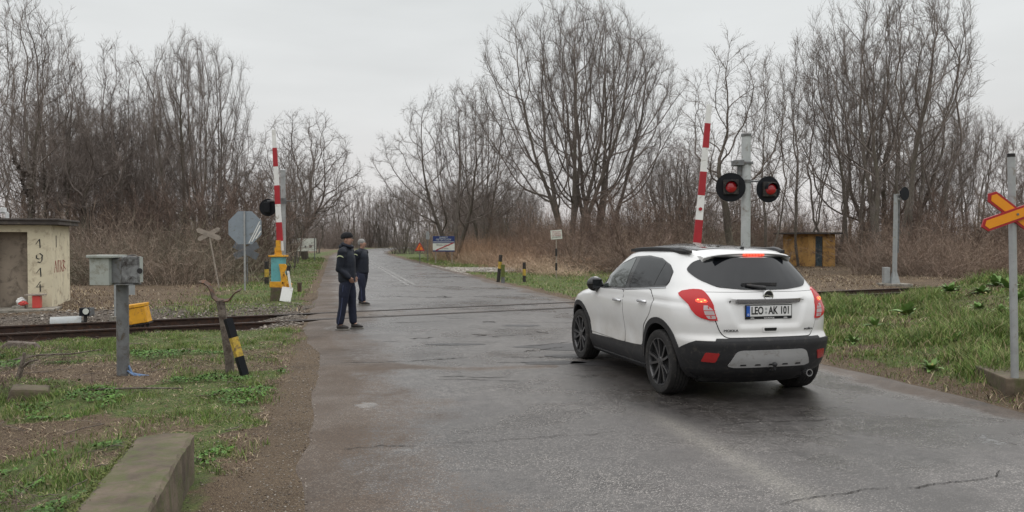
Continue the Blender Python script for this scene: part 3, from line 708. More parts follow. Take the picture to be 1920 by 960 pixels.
red = lambda x, y, r: np.array([(.22, .155, .12), (.25, .185, .145), (.18, .14, .11), (.175, .155, .115), (.29, .22, .165)][r.integers(5)])
R_sp = spots_px([(35.5, 37.5, 1580, 1960, 2.2, .75, 1.15), (39, 42, 1130, 1490, 2.2, .6, 1.0), (39, 43, 1570, 1960, 2.2, .9, 1.35), (45.5, 48, 1050, 1960, 2.3, .8, 1.35), (52, 57, 1000, 1960, 2.6, 1.1, 1.75), (62, 70, 960, 1960, 3.0, 1.4, 2.2), (75, 88, 760, 1960, 3.2, 1.5, 2.3)], rs_)
R_sp = [s for s in R_sp if float(road_u(s[0], s[1])) > 7.5 and not (1430 < s[0] / s[1] * FPX + 960 < 1625 and s[1] < 51.5)]
scatter('right_thicket', 'dense brown and reddish thicket of brambles and canes along the right side', 'thicket', dens, R_sp, red, seed=6)
F_sp = spots_px([(92, 100, 640, 800, 3.0, 1.0, 1.7), (115, 130, 640, 980, 3.2, 1.3, 2.4), (150, 165, 600, 1200, 3.2, 1.8, 3.6), (185, 200, 560, 1300, 3.4, 2.5, 4.6), (215, 235, 500, 1500, 3.6, 3.0, 5.5)], rs_)
F_sp = [s for s in F_sp if abs(float(road_u(s[0], s[1]))) > 6.0]
fp = [cane_patch(s, 170, 4.6, 3, 2.6, 6, .06, .035) for s in (11, 12)]
scatter('distant_wood', 'dim brown wall of far-off bare wood beyond the road bend', 'wood', fp, F_sp, lambda x, y, r: np.array([(.17, .145, .13), (.15, .13, .115), (.20, .165, .145)][r.integers(3)]), seed=8)
reed = [cane_patch(s, 420, 3.2, 2.2, 1.7, 2, .03, .014) for s in (21, 22)]
reedsp = spots_px([(55, 57, 775, 1010, 1.6, .55, .85), (58, 61, 850, 1060, 1.5, .95, 1.35), (63, 67, 765, 1090, 1.8, 1.0, 1.5), (47, 49, 900, 1110, 1.7, .35, .65), (41.5, 44, 985, 1110, 1.6, .35, .6), (51, 54, 870, 1110, 1.7, .7, 1.05), (35.5, 38, 1050, 1110, 1.6, .35, .6)], rs_)
reedsp = [s for s in reedsp if float(road_u(s[0], s[1])) > 6.6]
scatter('dry_reeds', 'dry straw-coloured reeds and tall grass in front of the trees right of the road', 'reeds', reed, reedsp, lambda x, y, r: np.array([(.37, .245, .165), (.34, .24, .165), (.28, .18, .13), (.43, .32, .23)][r.integers(4)]), seed=10)
# ---------------------------------------------------------------- materials of the crossing
simple('galv', (.36, .37, .37), .5, .35, .2, 5, (.20, .16, .12), .25)
simple('galv_dark', (.17, .175, .18), .6, .3, .3, 6, (.09, .07, .05), .5)
simple('post_grey', (.42, .44, .44), .6, 0, .15, 4, (.22, .2, .17), .3, .2)
simple('white_paint', (.72, .72, .70), .45, 0, .08, 4, (.38, .35, .30), .3)
simple('red_paint', (.36, .022, .03), .4, 0, .15, 5)
simple('yellow_paint', (.66, .33, .025), .45, 0, .15, 6, (.30, .13, .04), .45)
simple('yellow_faded', (.50, .34, .05), .6, 0, .25, 10, (.15, .1, .05), .6)
simple('turquoise', (.12, .36, .38), .45, 0, .12, 5, (.10, .17, .16), .3)
simple('black_paint', (.009, .010, .013), .6, 0, .3, 8, spec=.2)
simple('black_worn', (.022, .02, .02), .7, 0, .4, 12, (.09, .075, .06), .5)
simple('sign_back', (.25, .29, .33), .45, .3, .1, 4, (.17, .17, .16), .3)
simple('sign_back_dark', (.13, .14, .155), .6, .2, .2, 4)
simple('weathered_wood', (.15, .125, .105), .9, 0, .5, 10, (.05, .035, .028), .6, 1.0, 30)
simple('wood_pale', (.30, .26, .22), .9, 0, .3, 6, bmp=.4)
simple('cabinet_pale', (.34, .36, .335), .55, 0, .1, 4, (.20, .19, .15), .4)
simple('cabinet_burnt', (.24, .245, .25), .6, .1, .35, 5, (.035, .03, .028), .75)
simple('rust_strap', (.10, .075, .06), .75, .3, .4, 10, (.15, .07, .04), .5)
simple('plaster', (.62, .56, .41), .9, 0, .10, 2.2, (.34, .28, .20), .38, .3, 14)
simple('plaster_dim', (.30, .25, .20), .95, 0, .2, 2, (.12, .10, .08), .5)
simple('roof_slab', (.075, .065, .06), .9, 0, .3, 4, (.13, .115, .09), .4, .5)
simple('ochre_wall', (.50, .29, .10), .9, 0, .2, 1.6, (.18, .10, .06), .5, .3, 12)
simple('door_blue', (.06, .085, .10), .7, 0, .35, 4, (.03, .03, .035), .6)
simple('charcoal', (.03, .028, .03), .8, 0, .3)
simple('graffiti_red', (.30, .05, .045), .8, 0, .3, 8)
simple('blue_cable', (.10, .17, .30), .5)
simple('red_plastic', (.55, .07, .06), .4, 0, .1)
simple('sign_yellow', (.72, .27, .012), .4, 0, .06)
simple('sign_red', (.34, .02, .025), .4, 0, .08)
simple('sign_blue', (.022, .04, .14), .45, 0, .15)
simple('sign_white', (.62, .64, .58), .45, 0, .1, 4, (.45, .44, .38), .3)
simple('sign_orange', (.72, .20, .03), .45, 0, .1)
simple('letter_red', (.35, .03, .05), .5); simple('letter_black', (.03, .03, .03), .5)
simple('camera_white', (.55, .56, .56), .4, 0, .08)
simple('tin_white', (.30, .315, .315), .5, .1, .12, 5, (.25, .24, .2), .3)
m, N, b = new_mat('lens_red'); b.inputs['Base Color'].default_value = (.33, .012, .018, 1); b.inputs['Roughness'].default_value = .12; b.inputs['Coat Weight'].default_value = .6
b.inputs['Emission Color'].default_value = (.6, .02, .02, 1); b.inputs['Emission Strength'].default_value = .02
m, N, b = new_mat('mud'); b.inputs['Base Color'].default_value = (.08, .055, .04, 1); b.inputs['Roughness'].default_value = .95
def G(x, y): return float(gz(x, y))
# ---------------------------------------------------------------- barriers
def boom(mb_parent, p0, p1, w0, w1, bands, red0=False, name='boom'):
    """tapered striped boom: white core with red sleeves proud of it"""
    p0, p1 = Vector(p0), Vector(p1); L = p1 - p0; ax = Vector((1, 0, 0)); ay = L.normalized()
    ax = (ax - ay * ax.dot(ay)).normalized(); an = ax.cross(ay)
    mb = MB(); t = .045
    def slab(m, a, b_, grow_=0.0):
        wa = w0 + (w1 - w0) * a + grow_; wb = w0 + (w1 - w0) * b_ + grow_; T = t + grow_
        A, B = p0 + L * a, p0 + L * b_
        vs = [A - ax * wa / 2 - an * T / 2, A + ax * wa / 2 - an * T / 2, A + ax * wa / 2 + an * T / 2, A - ax * wa / 2 + an * T / 2]
        vs += [B - ax * wb / 2 - an * T / 2, B + ax * wb / 2 - an * T / 2, B + ax * wb / 2 + an * T / 2, B - ax * wb / 2 + an * T / 2]
        m.add(vs, [(3, 2, 1, 0), (4, 5, 6, 7), (0, 1, 5, 4), (1, 2, 6, 5), (2, 3, 7, 6), (3, 0, 4, 7)])
    slab(mb, 0, 1); bo = mb.build(name, M['white_paint'], mb_parent, bevel=.004)
    for (a, b_) in bands:
        m2 = MB(); slab(m2, a, b_, .005); m2.build('red_band', M['red_paint'], bo, bevel=.003)
    return bo
bp = at(524, 563); z0 = 0
B = empty('level_crossing_barrier', (bp.x, bp.y, 0), 0, 'raised red and white barrier boom on the turquoise and yellow box left of the road', 'barrier')
def rel(v): return Vector(v) - Vector((bp.x, bp.y, 0))
k = bp.y / FPX
MB().box((.02, 0, .12), (.42, .5, .5), taper=.94).build('foundation', M['concrete_mossy'], B, bevel=.02)
MB().box((-.02, 0, .74), (.32, .34, .94)).build('machine_box', M['turquoise'], B, bevel=.012)
MB().box((-.02, 0, 1.235), (.44, .42, .05)).build('top_plate', M['yellow_paint'], B, bevel=.01); mb = MB(); mb.box((-.01, 0, .45), (.40, .40, .16)); mb.box((.24, -.02, .40), (.20, .16, .16)); mb.build('base_frame', M['yellow_paint'], B, bevel=.01)
mb = MB(); mb.prism([(.10, .36), (.26, .36), (.27, .62), (.22, .78), (.28, .95), (.24, 1.02), (.06, 1.02), (.10, .78), (.12, .6)], (0, -.20, 0), (1, 0, 0), (0, 0, 1), (0, -1, 0), .05); br_ = mb.build('crank_plate', M['yellow_paint'], B, bevel=.006)
mb = MB(); mb.lathe([(.022, 0), (.022, .03)], (.17, -.265, .5), 'Y', 10); mb.lathe([(.018, 0), (.018, .03)], (.2, -.265, .72), 'Y', 10); mb.build('bolt', M['black_paint'], br_)
mb = MB(); mb.box((-.02, -.02, 1.36), (.17, .12, .22)); mb.box((-.0, -.075, 1.52), (.13, .05, .30)); mb.build('boom_socket', M['yellow_paint'], B, bevel=.008)
d0 = rel(atY(526, 470, bp.y - .03)); d1 = rel(atY(513, 243, bp.y - .03))
boom(B, d0, d1, .17, .10, [(.08, .235), (.385, .54), (.695, .85)])
mb = MB(); P1 = rel(atY(540, 508, bp.y - .35)); P2 = rel(atY(545, 540, bp.y - .35)); mb.ribbon([P1, P2], (.06, 0, 0), .02); mb.build('counter_arm', M['white_paint'], B)
mb = MB(); q = rel(atY(537, 552, bp.y - .38)); mb.box(q, (.30, .025, .40), Matrix.Rotation(R(7), 3, 'Y') @ Matrix.Rotation(R(-14), 3, 'X')); mb.build('white_plate', M['white_paint'], B, bevel=.004)
MB().box((.52, .15, .36), (.10, .1, .26)).build('junction_box', M['rust_strap'], B, bevel=.01)
# crossing signal behind the left barrier, seen from the back
sp_ = Vector((bp.x - .015, bp.y + .45, 0)); S = empty('crossing_signal', sp_, 0, 'grey post behind the left barrier boom with one black disc seen from behind', 'signal post')
mb = MB(); top = atY(530, 322, sp_.y).z; mb.lathe([(.068, -.2), (.068, top)], (0, 0, 0), k=16); mb.lathe([(.078, top), (.078, top + .05), (.05, top + .07)], (0, 0, 0), k=16); mb.build('pole', M['galv'], S, smooth=True)
za = atY(530, 377, sp_.y).z; mb = MB(); mb.tube([(-.45, 0, za), (.36, 0, za)], .016, 8); mb.lathe([(.09, za - .08), (.09, za + .08)], (0, 0, 0), k=14); mb.build('bracket', M['galv_dark'], S)
zd = atY(530, 389, sp_.y).z; mb = MB(); mb.lathe([(.245, 0), (.245, .02), (.235, .03)], (-.44, .02, zd), 'Y', 36); mb.build('backing_disc', M['black_paint'], S)
MB().box((-.44, -.06, zd), (.17, .14, .30)).build('lamp_housing', M['black_paint'], S, bevel=.02)
# crossing signal with two red lamps right of the road
sx, sy = atY(1398, 452, 16.0).x, 16.0
S = empty('crossing_signal', (sx, sy, 0), 0, 'tall grey post behind the white car with two round black and red lamps', 'signal post')
top = atY(1400, 250, sy).z; mb = MB(); mb.lathe([(.098, -.2), (.094, top - .06)], (0, 0, 0), k=24); mb.build('pole', M['post_grey'], S, smooth=True)
mb = MB(); mb.lathe([(.102, top - .07), (.108, top - .02), (.085, top)], (0, 0, 0), k=24); mb.build('pole_cap', M['galv_dark'], S, smooth=True)
def disc(px, py, r, ang, Y, label=None):
    c_ = atY(px, py, Y) - Vector((sx, sy, 0)); mt = Matrix.Rotation(ang, 3, 'Z')
    mb = MB(); mb.lathe([(r, .0), (r, .018), (r - .02, .02)], c_, 'Y', 44, mt); d = mb.build('backing_disc', M['black_paint'], S)
    mb = MB(); mb.box(Vector(c_) + mt @ Vector((0, -.035, 0)), (.30, .06, .30), mt); hz = mb.build('lamp_housing', M['black_worn'], S, bevel=.012)
    mb = MB(); mb.ball(Vector(c_) + mt @ Vector((0, -.075, 0)), (.115, .05, .115), 24, 12); mb.build('red_lens', M['lens_red'], hz, smooth=True)
    mb = MB(); n = 16; L = []
    for i in range(n + 1):
        t = math.pi * (i / n) * 1.0; L.append((Vector((math.cos(t) * .125, 0, math.sin(t) * .125))))
    for i in range(n):
        a_, b_ = L[i], L[i + 1]; o_ = [Vector(c_) + mt @ (v + Vector((0, y_, 0))) * 1 for v in (a_, b_) for y_ in (-.06, -.17)]
        i2 = [Vector(c_) + mt @ (v * .96 + Vector((0, y_, 0))) for v in (a_, b_) for y_ in (-.06, -.17)]
        mb.add(o_ + i2, [(0, 1, 3, 2), (6, 7, 5, 4), (1, 5, 7, 3)])
    mb.build('visor', M['black_paint'], hz)
disc(1370, 351, .300, R(-8), sy - .12); disc(1441, 355, .272, R(14), sy - .12)
zb_ = atY(1400, 340, sy).z; mb = MB(); mb.tube([(-.30, 0, zb_), (.46, 0, zb_)], .02, 8); mb.lathe([(.11, zb_ - .03), (.11, zb_ + .03)], (0, 0, 0), k=20); mb.build('bracket', M['galv_dark'], S)
mb = MB(); q = atY(1383, 306, sy) - Vector((sx, sy, 0)); mb.box(q, (.20, .26, .11)); mb.tube([q + Vector((0, 0, -.05)), q + Vector((.05, 0, -.16)), (-.08, 0, q.z - .18)], .018, 6); mb.box(q + Vector((.04, .0, -.15)), (.08, .08, .2)); mb.box((0, 0, q.z), (.24, .22, .05)); mb.build('bell', M['galv_dark'], S, bevel=.012)
# right barrier, its machine hidden by the car
bq = atY(1304, 452, 15.4); bq.z = 0
B = empty('level_crossing_barrier', bq, 0, 'raised red and white barrier boom tilted to the right, standing behind the white car', 'barrier')
def rel2(v): return Vector(v) - bq
MB().box((0, 0, .1), (.5, .6, .4)).build('foundation', M['concrete_mossy'], B, bevel=.02)
MB().box((0, 0, .72), (.34, .36, .84)).build('machine_box', M['turquoise'], B, bevel=.012)
MB().box((0, 0, 1.16), (.44, .42, .05)).build('top_plate', M['yellow_paint'], B, bevel=.01); MB().box((0, 0, .38), (.42, .42, .16)).build('base_frame', M['yellow_paint'], B, bevel=.01)
d0 = rel2(atY(1306, 466, bq.y)); d1 = rel2(atY(1330, 196, bq.y))
MB().box((float(d0.x) - .01, 0, 1.37), (.18, .12, .38)).build('boom_socket', M['yellow_paint'], B, bevel=.008)
bm_ = boom(B, d0, d1, .155, .10, [(.04, .20), (.37, .535), (.70, .87)])
mb = MB(); c_ = d0 + (d1 - d0) * .275; mb.lathe([(.035, 0), (.035, .02)], c_ + Vector((0, -.045, 0)), 'Y', 16); mb.build('reflector', M['red_paint'], bm_)
# ---------------------------------------------------------------- signs and posts left of the road
def pole_thing(name, p, label, cat): return empty(name, (p.x, p.y, G(p.x, p.y)), 0, label, cat)
p = at(460, 546); S = pole_thing('stop_sign', p, 'plain grey back of an eight-sided road sign on a thin post left of the barrier', 'road sign')
zc = atY(458, 427, p.y).z - G(p.x, p.y); k = p.y / FPX
mb = MB(); r8 = 33.5 * k; mb.prism([(r8 * math.cos(R(22.5 + 45 * i)), r8 * math.sin(R(22.5 + 45 * i))) for i in range(8)], (0, 0, zc), (1, 0, 0), (0, 0, 1), (0, 1, 0), .012); pan = mb.build('sign_panel', M['sign_back'], S)
mb = MB()
for (a, b_, w_) in (((8, -31), (30, 12), .03), ((14, -28), (31, 5), .045), ((22, -22), (32, -6), .05)):
    A_ = Vector((a[0] * k, -.004, zc + a[1] * k)); Bq = Vector((b_[0] * k * .93, -.004, zc + b_[1] * k)); A_ = A_ * 1.0; A_.x *= .93; A_.z = zc + a[1] * k * .93
    mb.ribbon([A_, Bq], (w_, 0, 0), .003)
mb.build('painted_reflection', M['white_paint'], pan)  # white streaks painted on as reflections in the sign back
mb = MB(); mb.lathe([(.03, -.3), (.03, zc + r8 * .93)], (0, -.035, 0), k=12); mb.build('post', M['galv'], S, smooth=True)
def arm_prism(mb, c_, d, L, w_, y0, t, pointed=0, z=Vector((0, 0, 1))):
    d = d.normalized(); n = Vector((-d.z, 0, d.x)); h = L / 2
    poly = [(-h, -w_ / 2), (h, -w_ / 2), (h + pointed, 0), (h, w_ / 2), (-h, w_ / 2), (-h - pointed, 0)] if pointed else [(-h, -w_ / 2), (h, -w_ / 2), (h, w_ / 2), (-h, w_ / 2)]
    mb.prism(poly, Vector(c_) + Vector((0, y0, 0)), d, n, (0, 1, 0), t)
p = at(412, 540); S = pole_thing('railway_crossbuck', p, 'old weathered grey crossbuck leaning on a thin post left of the octagonal sign', 'railway sign')
c_ = atY(391, 439, p.y) - S.location; k = p.y / FPX
mb = MB(); arm_prism(mb, c_, Vector((44, 0, -17)), 42 * k, 9 * k, 0, .012, 4 * k); a1 = mb.build('sign_arm', M['wood_pale'], S)
mb = MB(); arm_prism(mb, c_, Vector((42, 0, 22)), 40 * k, 8 * k, .015, .012, 4 * k); mb.build('sign_arm', M['wood_pale'], S)
mb = MB(); mb.tube([(0, .05, -.2), (c_.x, .05, c_.z)], .028, 8); mb.build('post', M['wood_pale'], S)
p = at(463, 531); p = Vector((p.x, p.y, 0)); S = pole_thing('railway_crossbuck', p, 'dim blue-grey back of a crossbuck just behind and below the octagonal sign', 'railway sign')
c_ = atY(461, 470, p.y) - S.location; k = p.y / FPX
mb = MB(); arm_prism(mb, c_, Vector((44, 0, -24)), 50 * k, 13 * k, 0, .012); mb.build('sign_arm', M['sign_back_dark'], S)
mb = MB(); arm_prism(mb, c_, Vector((44, 0, 22)), 50 * k, 13 * k, .015, .012); mb.build('sign_arm', M['sign_back_dark'], S)
mb = MB(); mb.tube([(0, .05, -.2), (0, .05, c_.z + .1)], .03, 8); mb.build('post', M['galv_dark'], S)
def banded_post(px, py, toppx, toppy, r, cols, label, name='marker_post', box=True, group=None, base_z=0.0):
    p = at(px, py, base_z); T = atY(toppx, toppy, p.y); S = empty(name, (p.x, p.y, G(p.x, p.y)), 0, label, 'marker post', group)
    A_ = Vector((0, 0, 0)); Bq = T - S.location; n = len(cols)
    for i, c_ in enumerate(cols):
        a = A_ + (Bq - A_) * (i / n) - (Bq.normalized() * .15 if i == 0 else Vector()); b_ = A_ + (Bq - A_) * ((i + 1) / n)
        MB().tube([a, b_], r, 4 if box else 10).build('band', M[c_], S)
    return S
banded_post(500, 534, 500, 490, .085, ['black_worn', 'yellow_faded', 'black_worn'], 'short black and yellow banded post left of the barrier machine')
banded_post(540, 534, 541, 498, .075, ['yellow_faded', 'black_worn'], 'short banded post right behind the yellow barrier machine')
# information board seen from the back
p = at(589, 490); S = pole_thing('notice_board', p, 'low white board on two thin posts, seen from behind, on the left verge', 'board'); k = p.y / FPX
za, zb2 = atY(575, 471, p.y).z - S.location.z, atY(575, 447, p.y).z - S.location.z
x0, x1 = (555 - 589) * k, (593 - 589) * k
pan = MB().box(((x0 + x1) / 2, 0, (za + zb2) / 2), (x1 - x0, .03, zb2 - za)).build('board_panel', M['sign_white'], S, bevel=.004)
mb = MB(); mb.box(((x0 + x1) / 2 - .05, -.02, (za + zb2) / 2 - .14), (.14, .006, .16)); mb.box(((x0 + x1) / 2 + .38, -.02, (za + zb2) / 2 - .12), (.2, .006, .2)); mb.build('dark_sticker', M['galv_dark'], pan)
mb = MB(); mb.tube([(x0 + .12, -.04, -.3), (x0 + .12, -.04, zb2 + .05)], .035, 8); mb.build('post', M['galv_dark'], S)
mb = MB(); mb.tube([(x1 - .12, -.04, -.3), (x1 - .12, -.04, zb2 + .05)], .035, 8); mb.build('post', M['galv_dark'], S)
# ---------------------------------------------------------------- near left: steel post with junction boxes
p = at(231, 702); S = empty('junction_post', (p.x, p.y, G(p.x, p.y)), 0, 'thick grey steel post with one pale box and one scorched open box on top', 'electrical post'); k = p.y / FPX
def L_(px, py, dy=0): return atY(px, py, p.y + dy) - S.location
mb = MB(); zt = L_(231, 532).z; mb.lathe([(.072, -.2), (.071, zt)], (0, 0, 0), k=24); mb.build('pole', M['galv_dark'], S, smooth=True)
def boxpx(name, a, b_, dep, dy, mat, bevel=.006, rz=0, parent=None):
    A_, Bq = L_(a[0], a[1], dy), L_(b_[0], b_[1], dy); c_ = (A_ + Bq) / 2
    return MB().box((c_.x, c_.y, c_.z), (abs(Bq.x - A_.x), dep, abs(A_.z - Bq.z)), rz).build(name, M[mat], parent or S, bevel=bevel)
c1 = boxpx('pale_cabinet', (177, 483), (215, 534), .22, -.12, 'cabinet_pale', rz=R(-4))
boxpx('cabinet_lid', (174, 478), (227, 483), .30, -.12, 'cabinet_pale', parent=c1, rz=R(-4))
c2 = boxpx('side_plate', (215, 485), (234, 530), .16, -.10, 'galv_dark')
c3 = boxpx('scorched_box', (233, 481), (262, 530), .16, -.10, 'cabinet_burnt', rz=R(5))
boxpx('door_flap', (262, 482), (268, 529), .02, -.17, 'cabinet_pale', bevel=.002, parent=c3, rz=R(30))
boxpx('burn_mark', (236, 487), (256, 527), .004, -.186, 'charcoal', bevel=0, parent=c3, rz=R(5)) if False else None
mb = MB(); a_ = L_(262, 508, -.19); mb.lathe([(.035, 0), (.03, .01)], a_, 'Y', 10); mb.build('burn_hole', M['charcoal'], c3)
mb = MB(); mb.tube([L_(238, 480, -.1), L_(252, 478, -.12), L_(266, 484, -.16)], .008, 6); mb.build('loose_wire', M['galv_dark'], c3)
boxpx('mounting_plate', (222, 531), (258, 534), .20, -.08, 'galv_dark')
mb = MB(); mb.tube([(.07, .0, .12), (.12, -.02, .03), (.2, -.06, .02), (.34, -.05, .0)], .012, 6); mb.tube([(.07, -.03, .06), (.16, -.06, .01), (.26, -.1, .01)], .010, 6); mb.build('blue_cable', M['blue_cable'], S, smooth=True)
# concrete post with a sheet behind the steel post
p = at(219, 600, -.05); S = empty('concrete_post', (p.x, p.y, G(p.x, p.y)), 0, 'slim pale post with a small plate, half hidden right behind the thick steel post', 'post'); k = p.y / FPX
def L_(px, py, dy=0): return atY(px, py, p.y + dy) - S.location
zt = L_(219, 520).z; MB().box((0, 0, zt / 2 - .1), (.075, .075, zt + .2)).build('pole', M['tin_white'], S, bevel=.006)
boxpx('small_plate', (222, 533), (253, 553), .02, -.05, 'tin_white'); boxpx('footing', (210, 593), (236, 606), .25, -.04, 'concrete')
# yellow trackside machine
p = at(258, 622, -.10); S = empty('point_machine', (p.x, p.y, G(p.x, p.y)), math.atan2(RD[1], RD[0]) * .35, 'yellow sloping metal box on a black stand beside the rails, behind the steel post', 'trackside box'); k = p.y / FPX; S.scale = (.86, .9, 1)
mb = MB(); pr = [(-.36, .26), (.20, .30), (.17, .345), (.10, .60), (.10, .66), (-.30, .63), (-.34, .58)]
mb.prism([(-.24, .20), (.27, .27), (.25, .32), (.19, .57), (-.30, .50)], (0, -.17, 0), (1, 0, 0), (0, 0, 1), (0, 1, 0), .34); mb.build('machine_cover', M['yellow_paint'], S, bevel=.012)
mb = MB(); mb.prism([(-.31, .505), (.20, .575), (.195, .635), (-.31, .575)], (0, -.19, 0), (1, 0, 0), (0, 0, 1), (0, 1, 0), .38); mb.build('lid', M['yellow_paint'], S, bevel=.01)
mb = MB(); mb.box((-.02, 0, .06), (.26, .26, .36)); mb.prism([(-.26, .165), (.29, .235), (.29, .265), (-.26, .195)], (0, -.16, 0), (1, 0, 0), (0, 0, 1), (0, 1, 0), .32); mb.box((.22, .0, .12), (.06, .06, .26)); mb.build('stand', M['black_worn'], S, bevel=.01)
# switch lamp and tin cover behind the rails
p = at(163, 606, -.05); S = empty('switch_signal', (p.x, p.y, G(p.x, p.y)), 0, 'small black box signal with a round white disc behind the rails near the cream hut', 'signal'); k = p.y / FPX
def L_(px, py, dy=0): return atY(px, py, p.y + dy) - S.location
hz = boxpx('lamp_box', (152, 577), (171, 592), .16, 0, 'black_paint', .01)
boxpx('side_flap', (171, 577), (174, 592), .14, 0, 'galv_dark', .003)
mb = MB(); c_ = L_(161, 584, -.085); mb.lathe([(5.6 * k, 0), (5.6 * k, .012)], c_ - Vector((0, .012, 0)), 'Y', 24); mb.build('white_disc', M['sign_white'], hz)
mb = MB(); zz = L_(158, 592).z; mb.tube([(-.03, 0, -.1), (-.03, 0, zz)], .035, 8); mb.tube([(-.03, 0, .02), (-.22, -.05, .12)], .02, 6); mb.build('stand', M['black_worn'], S)
p = at(124, 611, -.1); S = empty('tin_cover', (p.x, p.y, G(p.x, p.y)), math.atan2(RD[1], RD[0]), 'low curved pale tin cover lying beside the rails in front of the cream hut', 'cover')
mb = MB(); n = 10; pr = [(.20 * math.cos(math.pi * i / n), .22 * math.sin(math.pi * i / n)) for i in range(n + 1)]; mb.prism(pr, (-.28, 0, 0), (0, 1, 0), (0, 0, 1), (1, 0, 0), .56); mb.build('curved_shell', M['tin_white'], S, smooth=True)
mb = MB(); mb.box((.30, 0, .05), (.03, .46, .12)); mb.build('end_plate', M['black_worn'], S)
# ---------------------------------------------------------------- rotten post with bent strap, leaning striped post
p = at(434, 699); S = empty('rotten_post', (p.x, p.y, G(p.x, p.y)), 0, 'rotten grey wooden post topped by a curled rusty metal strap', 'wooden post'); k = p.y / FPX
def L_(px, py, dy=0): return atY(px, py, p.y + dy) - S.location
T = L_(413, 563)
mb = MB(); pts = [Vector((0, 0, -.2)), T * .25, T * .5, T * .8, T]; mb.tube(pts, [.056, .055, .052, .047, .052], 9); mb.build('stump', M['weathered_wood'], S)
mb = MB(); q = [L_(x, y) for x, y in ((376, 528), (384, 529), (392, 535), (397, 545), (400, 556), (407, 562), (420, 564), (431, 562), (438, 552), (443, 547), (452, 543))]; mb.ribbon(q, (.012, .06, .03), .016); mb.build('bent_strap', M['rust_strap'], S)
S = banded_post(459, 704, 427, 597, .058, ['black_paint', 'yellow_faded', 'black_paint'], 'black and yellow striped post leaning against the rotten wooden post', base_z=0)
# concrete culvert parapet bottom left
mb = MB(); a0, b0_ = Vector((-1.80, 3.8, 0)), Vector((-2.22, 5.32, 0)); d = (b0_ - a0).normalized(); n_ = Vector((-d.y, d.x, 0))
S = empty('concrete_parapet', (a0.x, a0.y, 0), 0, 'mossy concrete block jutting in from the bottom left corner beside the road', 'concrete block')
Lw = .37; A_ = -d * 1.9; Bq = d * (b0_ - a0).length; vs = []
nb = MB(); nx_, ns_, = 5, 34
def jag(i, s): return (vnoise(np.array(i * 3.1), np.array(s * 9.0), 1.0, 77) - .5) * .02
V = []
prof = [(-.02, -.30), (-.005, .10), (0.0, .295), (.02, .312), (.18, .316), (.34, .312), (.365, .295), (.37, -.30)]
for i in range(ns_ + 1):
    s = i / ns_; c_ = A_ + (Bq - A_) * s
    for j, (o_, z_) in enumerate(prof):
        q = c_ + n_ * (o_ + float(jag(j, s * 6))) + Vector((0, 0, z_ + float(jag(j + 9, s * 7)) * (z_ > 0))); V.append(q)
Fq = []; kk = len(prof)
for i in range(ns_):
    for j in range(kk): Fq.append((i * kk + j, i * kk + (j + 1) % kk, (i + 1) * kk + (j + 1) % kk, (i + 1) * kk + j))
Fq += [tuple(range(kk)), tuple(range(ns_ * kk + kk - 1, ns_ * kk - 1, -1))]
nb.add(V, Fq); nb.build('block', M['concrete_mossy'], S)
mb = MB(); rg = random.Random(2)
for i in range(2600):
    s = rg.uniform(.35, 1.0); c_ = A_ + (Bq - A_) * s + n_ * (.365 + rg.gauss(0, .022)) + Vector((0, 0, .285 + rg.uniform(-.03, .03))); d_ = Vector((rg.gauss(0, 1), rg.gauss(0, 1), rg.random())).normalized() * .014; e_ = d_.cross(Vector((rg.random(), rg.random(), 1))).normalized() * .006
    mb.add([c_ - e_, c_ + e_, c_ + d_], [(0, 1, 2)])
simple('moss', (.11, .13, .035), .9, 0, .4, 30); mo = mb.build('moss_fringe', M['moss'], S); mo['kind'] = 'stuff'
# broken concrete lump at the left
p = at(55, 745); S = MB().box((0, 0, .03), (.42, .28, .18), taper=.8).build('broken_concrete', M['concrete_mossy'], None, bevel=.03, loc=(p.x, p.y, G(p.x, p.y)), rot=(.1, .12, .5)); tag(S, 'broken lump of concrete half buried in dead grass near the left edge', 'concrete lump')
p = at(40, 655); S = MB().box((0, 0, .0), (.6, .2, .12), taper=.6).build('dead_log', M['weathered_wood'], None, bevel=.03, loc=(p.x, p.y, G(p.x, p.y) + .05), rot=(.1, .1, .3)); tag(S, 'dark rotting log lying near the rails at the left edge', 'log')
p = at(120, 672); S = MB().tube([(-.55, -.35, .0), (-.25, -.15, .05), (.1, .02, .04), (.4, .25, .07)], [.016, .015, .012, .006], 6).build('fallen_branch', M['weathered_wood'], None, loc=(p.x, p.y, G(p.x, p.y)), smooth=True); tag(S, 'long fallen branch lying in dry grass left of the steel post', 'branch')
p = at(32, 715); S = MB().tube([(0, 0, -.05), (.05, 0, .12), (.08, .02, .30)], [.035, .03, .018], 7).tube([(.05, 0, .12), (.15, .0, .2), (.24, 0, .22)], [.02, .015, .01], 6).build('dead_stump', M['weathered_wood'], None, loc=(p.x, p.y, G(p.x, p.y)), smooth=True); tag(S, 'small forked dead stump sticking up at the left edge', 'stump')
p = at(250, 738); S = MB().tube([(-.5, 0, .03), (0, .04, .04), (.55, -.02, .05)], [.01, .012, .006], 6).build('fallen_branch', M['weathered_wood'], None, loc=(p.x, p.y, G(p.x, p.y)), smooth=True); tag(S, 'thin dead stick lying flat at the foot of the steel post', 'branch')
# ---------------------------------------------------------------- cream hut
cor = Vector((-11.36, 18.95, 0)); hut_a = R(18.5)
S = empty('trackside_hut', (cor.x, cor.y, -.06), hut_a, 'small cream plaster hut with a dark open doorway and 1914 painted on its wall', 'hut')
